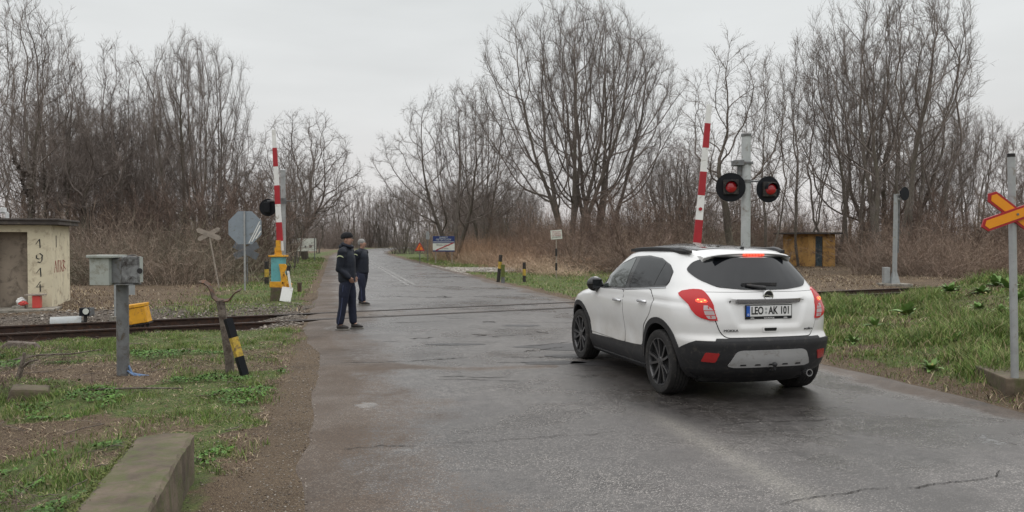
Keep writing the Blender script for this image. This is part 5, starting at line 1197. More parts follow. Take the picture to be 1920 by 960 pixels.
for s in (1, -1):
    # arch trims, sills
    for cx in (XRA, XFA):
        a0, a1 = (-22, 196) if cx < 0 else (-16, 200)
        poly = arcpts(cx, CZ, .462, a0, a1, 30) + arcpts(cx, CZ, .398, a1, a0, 30); panel('wheel_arch_trim', poly, 'car_plastic', CAR, .012, 'side', s, .03)
    panel('side_sill', [(-.93, .20), (.82, .20), (.80, .365), (.78, .405), (-.90, .455), (-.885, .40)], 'car_plastic', CAR, .013, 'side', s, .03)
    panel('sill_step', [(-.90, .205), (.80, .205), (.80, .235), (-.90, .255)], 'car_plastic', CAR, .028, 'side', s, .02)
    # side glass: black frame with panes over it
    dlo = [(.66, 1.045), (.34, 1.235), (.10, 1.365), (-.22, 1.455), (-.62, 1.475), (-.98, 1.450), (-1.24, 1.385), (-1.37, 1.315), (-1.40, 1.20), (-1.36, 1.15), (-.90, 1.115), (-.30, 1.075), (.3, 1.05)]
    fr = panel('window_frame', dlo, 'car_black_gloss', CAR, .003, 'side', s, .012, .03, rnd=.02)
    panel('chrome_strip', [(.66, 1.032), (.3, 1.036), (-.3, 1.060), (-.90, 1.099), (-1.38, 1.139), (-1.37, 1.150), (-.90, 1.111), (-.30, 1.071), (.3, 1.047), (.655, 1.043)], 'chrome', fr, .007, 'side', s, .01)
    panel('pane', [(.36, 1.065), (.33, 1.215), (.10, 1.342), (-.23, 1.435), (-.27, 1.435), (-.315, 1.09), (.3, 1.062)], 'car_glass_front', fr, .006, 'side', s, .006)
    panel('pane', [(.57, 1.063), (.40, 1.16), (.395, 1.064)], 'car_glass_front', fr, .006, 'side', s, .006)
    panel('pane', [(-.425, 1.10), (-.39, 1.44), (-.62, 1.455), (-.98, 1.434), (-1.12, 1.405), (-1.08, 1.15), (-.9, 1.132)], 'car_glass', fr, .006, 'side', s, .006)
    panel('pane', [(-1.105, 1.152), (-1.145, 1.398), (-1.26, 1.368), (-1.37, 1.295), (-1.392, 1.21), (-1.36, 1.172)], 'car_glass', fr, .006, 'side', s, .006)
    # doors: body-coloured skins over a thin dark seal
    fd = [(.80, .44), (.80, .80), (.72, 1.03), (-.325, 1.055), (-.345, .80), (-.36, .43)]
    rd_ = [(-.375, .43), (-.36, .80), (-.34, 1.055), (-1.04, 1.105), (-1.19, 1.00), (-1.12, .84), (-.93, .70), (-.87, .56), (-.865, .462)]
    for nm, pl_ in (('front_door', fd), ('rear_door', rd_)):
        cx = sum(p[0] for p in pl_) / len(pl_); cz = sum(p[1] for p in pl_) / len(pl_)
        big_ = [(p[0] + (.007 if p[0] > cx else -.007), p[1] + (.006 if p[1] > cz else -.006)) for p in pl_]
        d_ = panel(nm, pl_, 'car_white', CAR, .0052, 'side', s, .007, .035, rnd=.05)
        panel('door_seal', big_, 'seal_black', d_, .0016, 'side', s, .005, .035, rnd=.05)
        hx = -.20 if nm == 'front_door' else -.93; hz = .925 if nm == 'front_door' else .965
        y0 = side_y(hx, hz); mb = MB(); mb.tube([(hx - .10, (y0 + .012) * s, hz), (hx - .07, (y0 + .035) * s, hz + .004), (hx + .07, (y0 + .035) * s, hz + .004), (hx + .10, (y0 + .012) * s, hz)], [.012, .016, .016, .012], 8); mb.build('door_handle', M['chrome'], d_, smooth=True)
        panel('handle_cup', arcpts(hx, hz - .006, .045, 0, 360, 14)[:-1], 'seal_black', d_, .0062, 'side', s, .004) if False else None
    # mirror
    y0 = side_y(.56, 1.06); mb = MB(); mb.ball((.565, s * (y0 + .100), 1.082), (.080, .112, .098), 18, 12); mb.tube([(.58, s * (y0 + .07), 1.04), (.58, s * (y0 + .035), .965)], [.058, .024], 10); mi_ = mb.build('wing_mirror', M['car_black_gloss'], CAR, smooth=True)
    mb = MB(); mb.tube([(.60, s * (y0 - .02), 1.02), (.58, s * (y0 + .03), 1.03), (.57, s * (y0 + .07), 1.05)], [.035, .028, .03], 8); mb.build('mirror_arm', M['car_plastic'], mi_, smooth=True)
    mb = MB(); mb.box((.484, s * (y0 + .100), 1.085), (.006, .13, .12)); mb.build('mirror_glass', M['car_glass'], mi_, bevel=.002)
    # roof rail
    mb = MB(); q = []
    for i in range(17):
        x = .05 - 1.49 * i / 16; t = i / 16; zz = 1.507 + .040 * math.sin(math.pi * min(1, .12 + t * .76)) ** .7 + .006 * math.sin(math.pi * t); q.append((x, s * (.585 - .02 * t + .01 * math.sin(math.pi * t)), zz))
    mb.ribbon(q, (0, .045, 0), .034); mb.tube(q, [.012] + [.024] * 12 + [.034, .044, .040, .012], 8); mb.build('roof_rail', M['car_plastic'], CAR, smooth=True)
    # tail light wrapped round the corner
def wrap_patch(name, rows, mat, parent, off, s, thick=.02, nu=14):
    """rows: (z, x on the flank or ('r', y) on the tail) start and end, walked along the plan curve"""
    V = []; n = len(rows)
    def curve(z):
        X_, Y_, ss_ = curve_full(z); h = len(X_) // 2; X_, Y_, ss_ = X_[h:], Y_[h:], ss_[h:]
        return X_, Y_, ss_
    for layer in (off, off - thick):
        for (z, a_, b_) in rows:
            X_, Y_, S_ = curve(z)
            def pos(k):
                if isinstance(k, tuple) and k[0] == 'p':      # point of the plan curve seen at that column of the photograph
                    ca, sa = math.cos(R(90) + YAW), math.sin(R(90) + YAW); wx = CARC.x + X_ * ca - (Y_ + .02) * sa; wy = CARC.y + X_ * sa + (Y_ + .02) * ca; pxs = 960 + FPX * wx / wy
                    i0 = int(np.argmin(pxs)); return float(np.interp(k[1], pxs[i0:], S_[i0:]))
                return np.interp(-k, -X_, S_) if not isinstance(k, tuple) else np.interp(-k[1], -Y_[np.argmax(Y_):], S_[np.argmax(Y_):])
            u = np.linspace(pos(a_), pos(b_), nu); xx, yy = np.interp(u, S_, X_), np.interp(u, S_, Y_); x2, y2 = np.interp(u + .01, S_, X_), np.interp(u + .01, S_, Y_); x1, y1 = np.interp(u - .01, S_, X_), np.interp(u - .01, S_, Y_)
            for k in range(nu):
                t = Vector((x2[k] - x1[k], y2[k] - y1[k], 0)).normalized(); nn = Vector((-t.y, t.x, 0)) * -1
                nn = Vector((t.y, -t.x, 0)); 
                if nn.dot(Vector((xx[k] + .9, yy[k], 0))) < 0: nn = -nn
                bl = bulge(xx[k], z) if yy[k] > .3 else 0
                V.append(Vector((xx[k], (yy[k] + bl), z)) + nn * layer)
    V = [Vector((v.x, v.y * s, v.z)) for v in V]; F = []; o = n * nu
    for i in range(n - 1):
        for k in range(nu - 1):
            a = i * nu + k; F.append((a, a + 1, a + nu + 1, a + nu)); F.append((o + a, o + a + nu, o + a + nu + 1, o + a + 1))
    for i in range(n - 1):
        for k in (0, nu - 1): a = i * nu + k; F.append((a, a + nu, o + a + nu, o + a))
    for k in range(nu - 1):
        for i in (0, n - 1): a = i * nu + k; F.append((a, a + 1, o + a + 1, o + a))
    mb = MB(); mb.add(V, F); return mb.build(name, M[mat], parent, smooth=True)
for s in (1, -1):
    rows = [(.845, 1329, 1343), (.87, 1312, 1342), (.897, 1303, 1340), (.945, 1295, 1337), (1.0, 1288, 1334), (1.04, 1281, 1331), (1.08, 1273, 1327), (1.106, 1271, 1323), (1.133, 1278, 1318), (1.148, 1291, 1313), (1.153, 1297, 1308)]
    pp = lambda L: [(z, ('p', a_), ('p', b__)) for z, a_, b__ in L]
    tl = wrap_patch('tail_light', pp(rows), 'lamp_red', CAR, .018, s, .04, 22)
    wrap_patch('clear_lens', pp([(.862, 1326, 1340), (.90, 1320, 1338), (.95, 1317, 1335), (.995, 1316, 1323)]), 'lamp_clear', tl, .0215, s, .006)
    for zz in (.898, .945): wrap_patch('lens_rib', pp([(zz - .003, 1317, 1338), (zz + .003, 1317, 1338)]), 'lamp_red', tl, .0235, s, .006)
    wrap_patch('lens_rib', pp([(.87, 1330, 1332), (.985, 1324, 1326)]), 'lamp_red', tl, .0235, s, .006)
    wrap_patch('lit_bulb', pp([(1.022, 1306, 1319), (1.032, 1302, 1323), (1.050, 1302, 1322), (1.060, 1307, 1318)]), 'lamp_lit', tl, .0215, s, .006)
    for zz, yy_ in ((1.052, 1307), (1.045, 1319), (1.032, 1312)):
        wrap_patch('bulb_glint', pp([(zz - .005, yy_ - 1.5, yy_ + 1.5), (zz + .005, yy_ - 1.5, yy_ + 1.5)]), 'lamp_amber', tl, .0245, s, .004, 4)
# bumper: black lower tail wrapping to the arches
def bump_rows(zlo, zhi, n, xa):
    return [(zlo + (zhi - zlo) * i / n, xa(zlo + (zhi - zlo) * i / n), ('r', 0.0)) for i in range(n + 1)]
for s in (1, -1):
    xa = lambda z: -1.33 - math.sqrt(max(.455 ** 2 - (z - CZ) ** 2, .001)) if z < .55 else -1.76 - (z - .55) * 1.9
    rows = bump_rows(.30, .642, 16, xa)
    if s == 1: B0 = wrap_patch('rear_bumper', rows, 'car_plastic', CAR, .016, s, .03, 34)
    else: B1 = wrap_patch('rear_bumper', rows, 'car_plastic', CAR, .016, s, .03, 34)
# join the two mirrored bumper halves into one part
bb = bmesh.new(); bb.from_mesh(B0.data); bb.from_mesh(B1.data); bmesh.ops.remove_doubles(bb, verts=bb.verts, dist=.0008); bmesh.ops.recalc_face_normals(bb, faces=bb.faces)
bb.to_mesh(B0.data); bb.free(); bpy.data.objects.remove(B1); BUM = B0
mb = MB()
q = []
panel('bumper_ledge', [(-.60, .632), (.60, .632), (.58, .660), (-.58, .660)], 'car_plastic', BUM, .012, 'rear', 1, .02)
panel('skid_plate', [(-.465, .395), (-.40, .378), (.40, .378), (.465, .395), (.395, .530), (.35, .550), (-.35, .550), (-.395, .530)], 'skid_silver', BUM, .024, 'rear', 1, .02, rnd=.02)
for yy in (-.31, -.155, 0, .155, .31): panel('skid_notch', [(yy - .034, .398), (yy + .034, .398), (yy + .026, .413), (yy - .026, .413)], 'car_plastic', BUM, .027, 'rear', 1, .01)
for s in (1, -1): panel('reflector', [(s * .58, .432), (s * .70, .438), (s * .675, .53), (s * .55, .522)][::s], 'reflector_red', BUM, .022, 'rear', 1, .012, rnd=.012)
mb = MB(); mb.tube([(-1.95, 0, .34), (-2.10, 0, .33), (-2.155, 0, .355), (-2.16, 0, .39)], .016, 8); mb.ball((-2.16, 0, .405), .026, 12, 8); mb.build('tow_hitch', M['car_plastic'], CAR, smooth=True)
mb = MB(); mb.lathe([(.036, -2.04), (.038, -2.14), (.030, -2.14), (.028, -2.06)], (.075, -.47, .285), 'X', 18, cap=False); mb.build('exhaust', M['chrome'], CAR, smooth=True)
mb = MB(); mb.box((0, 0, .26), (3.7, 1.3, .1)); mb.build('underbody', M['well_black'], CAR)
# tailgate with rear window
tg = [(-.640, 1.06), (-.605, .95), (-.578, .86), (-.535, .74), (-.48, .672), (.48, .672), (.535, .74), (.578, .86), (.605, .95), (.640, 1.06), (.66, 1.12), (-.66, 1.12)]
T_ = panel('tailgate', tg, 'car_white', CAR, .0055, 'rear', 1, .008, .022, rnd=.04)
panel('tailgate_seal', [(a * 1.012, b_ + (.006 if b_ > .9 else -.006)) for a, b_ in tg], 'seal_black', T_, .0018, 'rear', 1, .005, .03, rnd=.04)
rw_ = [(-.665, 1.33), (-.625, 1.245), (-.50, 1.172), (-.25, 1.148), (0, 1.142), (.25, 1.148), (.50, 1.172), (.625, 1.245), (.665, 1.33), (.58, 1.42), (.47, 1.465), (-.47, 1.465), (-.58, 1.42)]
W0 = panel('rear_window', rw_, 'car_glass', T_, .008, 'rear', 1, .012, .03, rnd=.04)
# spoiler, third brake light
mb = MB(); V = []; n = 26
for i in range(n + 1):
    y = -.52 + 1.04 * i / n
    zt = 1.530 - .022 * (y / .52) ** 2 - .03 * (y / .52) ** 6; xb = -1.762 + .075 * (y / .50) ** 2 + .03 * abs(y / .50) ** 6
    V += [(-1.40, y * 1.0, zt + .006), (-1.58, y, zt + .006), (xb + .01, y, zt - .004), (xb, y, zt - .016), (xb + .012, y, zt - .030), (-1.62, y, zt - .060), (-1.40, y, zt - .04)]
Fz = []
for i in range(n):
    for j in range(7): Fz.append((i * 7 + j, i * 7 + (j + 1) % 7, (i + 1) * 7 + (j + 1) % 7, (i + 1) * 7 + j))
Fz += [tuple(range(7)), tuple(range(n * 7 + 6, n * 7 - 1, -1))]
mb.add(V, Fz); SP = mb.build('roof_spoiler', M['car_white'], CAR, smooth=True)
mb = MB(); mb.box((-1.762, 0, 1.497), (.02, .24, .022)); bl_ = mb.build('brake_light', M['lamp_lit'], SP, bevel=.003)
mb = MB(); [mb.box((-1.7735, -.09 + .036 * i, 1.497), (.003, .008, .014)) for i in range(6)]; mb.build('brake_lamp_rib', M['lamp_red'], bl_)
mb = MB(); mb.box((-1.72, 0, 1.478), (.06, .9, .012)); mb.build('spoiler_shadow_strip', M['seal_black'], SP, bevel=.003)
# wiper
mb = MB(); q = [(rear_x(y, z) - .03, y, z) for y, z in ((.02, 1.165), (.10, 1.175), (.22, 1.195))]; mb.tube(q, [.022, .018, .012], 8)
mb.ribbon([(rear_x(y, z) - .022, y, z) for y, z in ((-.13, 1.20), (.06, 1.205), (.26, 1.20))], (0, 0, .032), .014); mb.build('rear_wiper', M['car_plastic'], T_, smooth=True)
# chrome bar, plate, badge, handle
panel('chrome_bar', [(-.36, 1.028), (.36, 1.028), (.365, 1.052), (-.365, 1.052)], 'chrome', T_, .030, 'rear', 1, .03, rnd=.008)
xp = rear_x(0, .93) - .012
PL = MB().box((xp, 0, .925), (.012, .535, .145)).build('number_plate', M['plate_black'], T_, bevel=.004)
PL2 = MB().box((xp - .0065, 0, .935), (.004, .515, .108)).build('plate_face', M['plate_white'], T_, bevel=.0015)
MB().box((xp - .0085, .238, .935), (.004, .040, .106)).build('blue_strip', M['plate_blue'], T_)
rt = (R(90), 0, R(-90))
def tl_(name, s_, size, mat, y, z, sx=1, par=None): return lettering(name, s_, size, M[mat], par or T_, (xp - .0095, y, z), rt, sx, .0012, size * .022)
tl_('plate_lettering', 'LEO', .108, 'plate_black', .135, .936, .72); tl_('plate_lettering', 'AK', .108, 'plate_black', -.045, .936, .72); tl_('plate_lettering', '101', .108, 'plate_black', -.182, .936, .72)
tl_('plate_lettering', 'D', .026, 'plate_white', .238, .900, 1)
mb = MB(); mb.lathe([(.013, 0), (.013, .0015)], (xp - .011, .036, .955), 'X', 14); mb.lathe([(.012, 0), (.012, .0015)], (xp - .011, .036, .918), 'X', 14); mb.build('plate_seal', M['galv'], T_)
tl_('frame_lettering', 'OPEL', .017, 'plate_white', .19, .863, 1.1); tl_('frame_lettering', 'www.AUTO.de', .017, 'plate_white', 0, .863, 1.1); tl_('frame_lettering', 'OPEL', .017, 'plate_white', -.19, .863, 1.1)
xb = rear_x(0, 1.085) - .012
mb = MB(); mb.lathe([(.056, .0), (.058, -.008), (.054, -.014), (.046, -.014), (.045, -.004)], (xb + .008, 0, 1.088), 'X', 36); bd = mb.build('badge', M['chrome'], T_, smooth=True)
mb = MB(); mb.lathe([(.046, 0), (.046, -.003)], (xb + .003, 0, 1.088), 'X', 30); mb.build('badge_disc', M['plate_black'], bd)
mb = MB(); pz = [(-.072, .004), (-.012, .012), (-.004, .003), (.062, -.002), (.012, -.014), (.006, -.004)]; mb.prism([(-a, b__) for a, b__ in pz], (xb - .004, 0, 1.088), (0, 1, 0), (0, 0, 1), (-1, 0, 0), .006); mb.build('badge_bolt', M['chrome'], bd)
xh = rear_x(0, .745); panel('handle_recess', [(-.085, .72), (.085, .72), (.095, .775), (-.095, .775)], 'car_white', T_, .010, 'rear', 1, .008, rnd=.015)
panel('handle_slot', [(-.065, .735), (.065, .735), (.072, .765), (-.072, .765)], 'seal_black', T_, .0125, 'rear', 1, .006, rnd=.01)
xb2 = rear_x(.43, .735); lettering('badge_lettering', 'MOKKA', .036, M['plate_black'], T_, (xb2 - .012, .43, .742), (R(90), 0, R(-90) - R(8)), 1.2, .002)
lettering('badge_lettering', 'ecoflex', .034, M['plate_black'], T_, (rear_x(-.46, .735) - .014, -.46, .745), (R(90), 0, R(-90) + R(8)), 1.1, .002)
mb = MB(); mb.prism([(-.11, 0), (.05, 0), (-.09, .035), (-.11, .04)], (-1.45, -.008, 1.545), (1, 0, 0), (0, 0, 1), (0, 1, 0), .016); mb.ball((-1.46, 0, 1.552), (.07, .035, .018), 12, 8); mb.tube([(-1.50, 0, 1.56), (-1.56, 0, 1.63)], .003, 5); mb.build('antenna', M['car_black_gloss'], CAR, smooth=True)
# black panoramic roof skin on the roof centre
mb = MB(); V = []; n = 22; mcols = 14
def roof_z(x, y):
    lo, hi = 1.2, 1.608
    for _ in range(18):
        z = (lo + hi) / 2; c_, a, w_, nr, nf = sl(z)
        if abs(x - c_) < a and abs(y) < float(plan_y(x, z)): lo = z
        else: hi = z
    return lo
for i in range(n + 1):
    x = .10 - 1.5 * i / n
    for j in range(mcols + 1): y = -.47 + .94 * j / mcols; V.append((x, y, roof_z(x, y) + .006))
mb.add(V, [(i * (mcols + 1) + j, i * (mcols + 1) + j + 1, (i + 1) * (mcols + 1) + j + 1, (i + 1) * (mcols + 1) + j) for i in range(n) for j in range(mcols)]); rs0 = mb.build('roof_glass', M['car_black_gloss'], CAR, smooth=True)
md = rs0.modifiers.new('t', 'SOLIDIFY'); md.thickness = .012; md.offset = -1
# wheels
def wheel():
    W = bpy.data.objects.new('wheel', None); col.objects.link(W)
    mb = MB(); pr = [(.252, -.085), (.262, -.103), (.305, -.1125), (.330, -.108), (.343, -.092), (.347, -.06), (.347, .06), (.343, .092), (.330, .108), (.305, .1125), (.262, .103), (.252, .085)]
    n = 56; vs = []; fs = []
    for i, (r, h) in enumerate(pr):
        for j in range(n): t = 2 * math.pi * j / n; vs.append((r * math.cos(t), h, r * math.sin(t)))
    for i in range(len(pr)):
        for j in range(n): i2 = (i + 1) % len(pr); fs.append((i * n + j, i * n + (j + 1) % n, i2 * n + (j + 1) % n, i2 * n + j))
    mb.add(vs, fs); ty = mb.build('tyre', M['tyre'], W, smooth=True)
    mb = MB()   # tread grooves
    for y in (-.055, -.018, .018, .055):
        mb.lathe([(.3478, y - .004), (.3478, y + .004)], (0, 0, 0), 'Y', n)
    mb.build('tread_groove', M['well_black'], ty)
    mb = MB(); mb.lathe([(.253, .088), (.258, .101), (.246, .101), (.238, .085), (.233, .03), (.233, -.08)], (0, 0, 0), 'Y', 48, cap=False)
    for i in range(5):
        for dd in (-.17, .17):
            a = 2 * math.pi * i / 5 + R(90); a1 = a + dd * .55; a2 = a + dd * 1.5
            p0 = Vector((math.cos(a1) * .035, .072, math.sin(a1) * .035)); p1 = Vector((math.cos(a2) * .13, .076, math.sin(a2) * .13)); p2 = Vector((math.cos(a2) * .247, .094, math.sin(a2) * .247))
            t = Vector((-math.sin(a2), 0, math.cos(a2)))
            mb.ribbon([p0, p1, p2], t * .026, .03)
    mb.lathe([(.058, .05), (.056, .080), (.045, .090), (.02, .092)], (0, 0, 0), 'Y', 24)
    mb.build('rim', M['rim_black'], W, smooth=True)
    mb = MB(); mb.lathe([(.232, -.06), (.232, .012)], (0, 0, 0), 'Y', 32); mb.build('rim_barrel', M['well_black'], W)
    return W
w0 = wheel(); w0.parent = CAR
for i, (x, s) in enumerate(((XRA, 1), (XRA, -1), (XFA, 1), (XFA, -1))):
    if i == 0: W = w0
    else:
        W = w0.copy(); col.objects.link(W); W.parent = CAR
        for ch in list(w0.children):
            d = ch.copy(); col.objects.link(d); d.parent = W
            for g in list(ch.children): 
                h = g.copy(); col.objects.link(h); h.parent = d
    W.location = (x, s * .775, WR - .004); W.rotation_euler = (0, R(17 + 40 * i) * s, 0) if s > 0 else (0, R(30), R(180))
# ---------------------------------------------------------------- people
simple('skin', (.36, .21, .155), .55, 0, .1, 12)
simple('lips', (.30, .15, .115), .6)
simple('navy_jacket', (.010, .013, .022), .75, 0, .3, 9, bmp=.4, bscale=25)
simple('navy_trousers', (.010, .013, .029), .8, 0, .25, 9, bmp=.35, bscale=20)
simple('shoe_dark', (.022, .018, .016), .5, 0, .3, 10); simple('sole_grey', (.20, .19, .17), .7)
simple('hair_grey', (.24, .235, .225), .9, 0, .25, 30, bmp=.5); simple('knit_black', (.013, .013, .015), .95, 0, .3, 20, bmp=.6, bscale=60)
simple('patch_pale', (.50, .55, .35), .7); simple('piping_blue', (.06, .075, .15), .7); simple('eye_dark', (.02, .015, .012), .3)
def skin_mesh(name, verts, edges, radii, mat, parent, sub=2, root=0, loc=None):
    me = bpy.data.meshes.new(name); me.from_pydata([tuple(v) for v in verts], edges, []); o = link(name, me, parent)
    md = o.modifiers.new('s', 'SKIN'); md.use_smooth_shade = True; md.branch_smoothing = .6
    for i, v in enumerate(me.skin_vertices[0].data): v.radius = radii[i] if isinstance(radii[i], tuple) else (radii[i], radii[i]); v.use_root = (i == root)
    sb = o.modifiers.new('u', 'SUBSURF'); sb.levels = sub; sb.render_levels = sub
    bpy.context.view_layer.update()
    m2 = bpy.data.meshes.new_from_object(o.evaluated_get(bpy.context.evaluated_depsgraph_get())); m2.name = name
    o.modifiers.clear(); o.data = m2; m2.materials.clear(); m2.materials.append(M[mat]); m2.polygons.foreach_set('use_smooth', [True] * len(m2.polygons)); return o
def cloth(o, tubes_, voxel=.016, amp=.006, seed=0, fold=(9, 9, 4)):
    """fuse extra sleeves into a garment, remesh to one skin and crease it"""
    from mathutils import noise as mn
    b = bmesh.new(); b.from_mesh(o.data)
    for pts, rs in tubes_:
        m_ = MB(); m_.tube(pts, rs, 14); [m_.ball(p, r_ * .99, 14, 8) for p, r_ in zip(pts, rs)]
        vs = [b.verts.new(v) for v in m_.v]
        for f in m_.f:
            try: b.faces.new([vs[i] for i in f])
            except ValueError: pass
    bmesh.ops.recalc_face_normals(b, faces=b.faces); b.to_mesh(o.data); b.free()
    md = o.modifiers.new('r', 'REMESH'); md.mode = 'VOXEL'; md.voxel_size = voxel; sm = o.modifiers.new('s', 'SMOOTH'); sm.iterations = 6; sm.factor = .5
    bpy.context.view_layer.update(); m2 = bpy.data.meshes.new_from_object(o.evaluated_get(bpy.context.evaluated_depsgraph_get())); m2.name = o.name
    mt = o.data.materials[0]; o.modifiers.clear(); o.data = m2; m2.materials.clear(); m2.materials.append(mt); m2.update()
    nr = [v.normal.copy() for v in m2.vertices]
    for v, n in zip(m2.vertices, nr):
        q = Vector((v.co.x * fold[0], v.co.y * fold[1], v.co.z * fold[2] + v.co.x * 5)) + Vector((seed, seed, seed)); k = mn.noise(q) + .5 * mn.noise(q * 2.3)
        z2 = mn.noise(Vector((v.co.x * 3, v.co.y * 3, v.co.z * 22 + seed))) * .6
        v.co = v.co + n * amp * (k + z2)
    m2.polygons.foreach_set('use_smooth', [True] * len(m2.polygons))
def person(loc, rz, label, H, stout, hat, arms, stance):
    """local frame: faces +x, y to the left, z up; arms and stance give joint positions"""
    P = empty('person', loc, rz, label, 'person'); k = H / 1.76; w_ = stout
    hip, chest, neck = .93 * k, 1.30 * k, 1.47 * k; sh = .185 * w_
    (fl, fr), (kl, kr) = stance
    V = [(0, 0, hip), (0, 0, hip + .16), (-.01, 0, chest), (-.01, 0, neck), (.008, 0, neck + .05), (.024, 0, neck + .125), (.018, 0, neck + .195)]
    Rr = [(.088 * w_, .108 * w_), (.088 * w_, .108 * w_), (.090 * w_, .115 * w_), (.050, .050), (.052, .048), (.096, .072), (.080, .066)]; E = [(i, i + 1) for i in range(6)]
    def add(vs, rs, root):
        p = root
        for v, r in zip(vs, rs): V.append(v); Rr.append(r); E.append((p, len(V) - 1)); p = len(V) - 1
        return p
    for s, a in ((1, arms[0]), (-1, arms[1])):
        S_, Eb, Wr, hd = (0 - .01, s * (sh - .03), neck - .09), a[0], a[1], a[2]
        e = add([S_, Eb, Wr], [.030, .036, .029], 2)
        Wr = Vector(Wr); hd = Vector(hd).normalized(); q = Wr + hd * .05; side = Vector((0, 1, 0)).cross(hd).normalized() if abs(hd.y) < .9 else Vector((1, 0, 0))
        e2 = add([q], [(.034, .022)], e)
        for j in range(4):      # four bent fingers and a thumb
            o_ = side * (-.027 + .018 * j); L_ = (.062, .072, .068, .052)[j]; cu = Vector((0, -s, 0)) * .018
            add([q + hd * .035 + o_, q + hd * (.035 + L_ * .55) + o_ + cu * .5, q + hd * (.035 + L_ * .9) + o_ + cu * 1.3], [.0095, .0085, .007], e2)
        add([q + side * -.038 + hd * .0, q + side * -.052 + hd * .035], [.011, .008], e2)
    for s, f, kn in ((1, fl, kl), (-1, fr, kr)):
        e = add([(0.0, s * .095 * w_, hip - .04), (kn[0], kn[1], .49 * k), (f[0], f[1], .09), (f[0] + .09, f[1], .045)], [(.068 * w_, .066 * w_), .056, .04, .036], 0)
    body = skin_mesh('body', V, E, Rr, 'skin', P)
    hz = neck + .145
    # face details sit on the head: nose, brows, ears, eyes
    MB().ball((.112, 0, hz - .010), (.015, .010, .018), 10, 8).build('nose', M['skin'], body, smooth=True)
    for s in (-1, 1): MB().ball((.005, s * .074, hz - .008), (.018, .009, .028), 10, 8).build('ear', M['skin'], body, smooth=True)
    MB().ball((.106, 0, hz - .05), (.010, .022, .006), 8, 6).build('mouth', M['lips'], body, smooth=True)
    mb = MB()
    for s in (-1, 1): mb.ball((.102, s * .030, hz + .018), (.008, .013, .006), 8, 6)
    mb.build('eyes', M['eye_dark'], body, smooth=True)
    if hat:
        mb = MB(); pr = [(.100, .030), (.106, .040), (.107, .062), (.100, .092), (.082, .120), (.052, .138), (.015, .145)]
        mb.lathe([(r, h) for r, h in pr], (.008, 0, hz - .005), k=24, mat=Matrix.Rotation(R(-8), 3, 'Y') @ Matrix.Diagonal((1.08, .88, 1))); mb.build('beanie', M['knit_black'], P, smooth=True)
    else:
        mb = MB(); mb.ball((-.012, 0, hz + .038), (.100, .084, .086), 18, 12); mb.ball((-.045, 0, hz + .0), (.060, .078, .070), 14, 10); hr = mb.build('hair', M['hair_grey'], P, smooth=True)
    # jacket
    jb = hip - .10 * k; jl = .012
    V = [(0.0, 0, jb), (0.0, 0, hip + .10), (.0, 0, chest - .06), (-.012, 0, chest + .06), (-.012, 0, neck - .03), (.0, 0, neck + .035)]
    Rr = [(.138 * w_, .166 * w_), (.140 * w_, .168 * w_), (.140 * w_, .170 * w_), (.128 * w_, .182 * w_), (.095, .11), (.078, .082)]; E = [(i, i + 1) for i in range(5)]
    for s, a in ((1, arms[0]), (-1, arms[1])):
        S_, Eb, Wr = Vector((-.015, s * (sh + .02), neck - .075)), Vector(a[0]), Vector(a[1]); p = 3
        for v, r in ((S_, .092), (S_ * .5 + Eb * .5, .076), (Eb, .068), (Wr * .5 + Eb * .5, .060), (Wr, .050)): V.append(tuple(v)); Rr.append(r); E.append((p, len(V) - 1)); p = len(V) - 1
    J = skin_mesh('jacket', V[:6], E[:5], Rr[:6], 'navy_jacket', P, 2, 1)
    sl_ = []
    for s, a in ((1, arms[0]), (-1, arms[1])):
        S_, Eb, Wr = Vector((-.015, s * (sh + .015), neck - .085)), Vector(a[0]), Vector(a[1])
        sl_.append(([Vector((-.012, s * .05, neck - .05)), Vector((-.014, s * sh * .6, neck - .062)), S_, S_ * .5 + Eb * .5, Eb, Wr * .5 + Eb * .5, Wr], [.070, .075, .082, .074, .066, .058, .050]))
    cloth(J, sl_, .015, .0065, H * 7)
    if hat:
        mb = MB(); mb.tube([(.01 + .088 * math.cos(t), .085 * math.sin(t), neck + .035 - .03 * math.cos(t)) for t in [2 * math.pi * i / 20 for i in range(21)]], .032, 10); mb.ball((-.095, 0, neck + .005), (.055, .09, .060), 14, 10); mb.build('hood', M['navy_jacket'], P, smooth=True)
    # shoulder flash
    for s, a in ((-1, arms[1]),):
        S_, Eb = Vector((-.015, s * (sh + .02), neck - .075)), Vector(a[0]); c_ = S_ * .72 + Eb * .28; mb = MB(); rr2 = .080
        pts = [c_ + Vector((rr2 * math.sin(t) * .95, s * (rr2 * math.cos(t) * .92 + .004), .012 - abs(t) ** 2 * .035)) for t in [(-.9 + .2 * i) for i in range(10)]]
        mb.ribbon(pts, (0, 0, .020), .006); mb.build('sleeve_patch', M['patch_pale'], J)
    # trousers
    V = [(0, 0, hip + .06), (0, 0, hip - .04)]; Rr = [(.13 * w_, .155 * w_), (.132 * w_, .155 * w_)]; E = [(0, 1)]
    for s, f, kn in ((1, fl, kl), (-1, fr, kr)):
        p = 1
        for v, r in (((.0, s * .088 * w_, hip - .13), .108 * w_), ((kn[0] * .5, (kn[1] + s * .088 * w_) / 2, .70 * k), .098 * w_), ((kn[0], kn[1], .49 * k), .086), (((kn[0] + f[0]) / 2 - .01, (kn[1] + f[1]) / 2, .28), .082), ((f[0] - .01, f[1], .075), .076)): V.append(v); Rr.append(r); E.append((p, len(V) - 1)); p = len(V) - 1
    T = skin_mesh('trousers', V, E, Rr, 'navy_trousers', P, 2, 1); cloth(T, [], .014, .006, H * 3, (7, 7, 5))
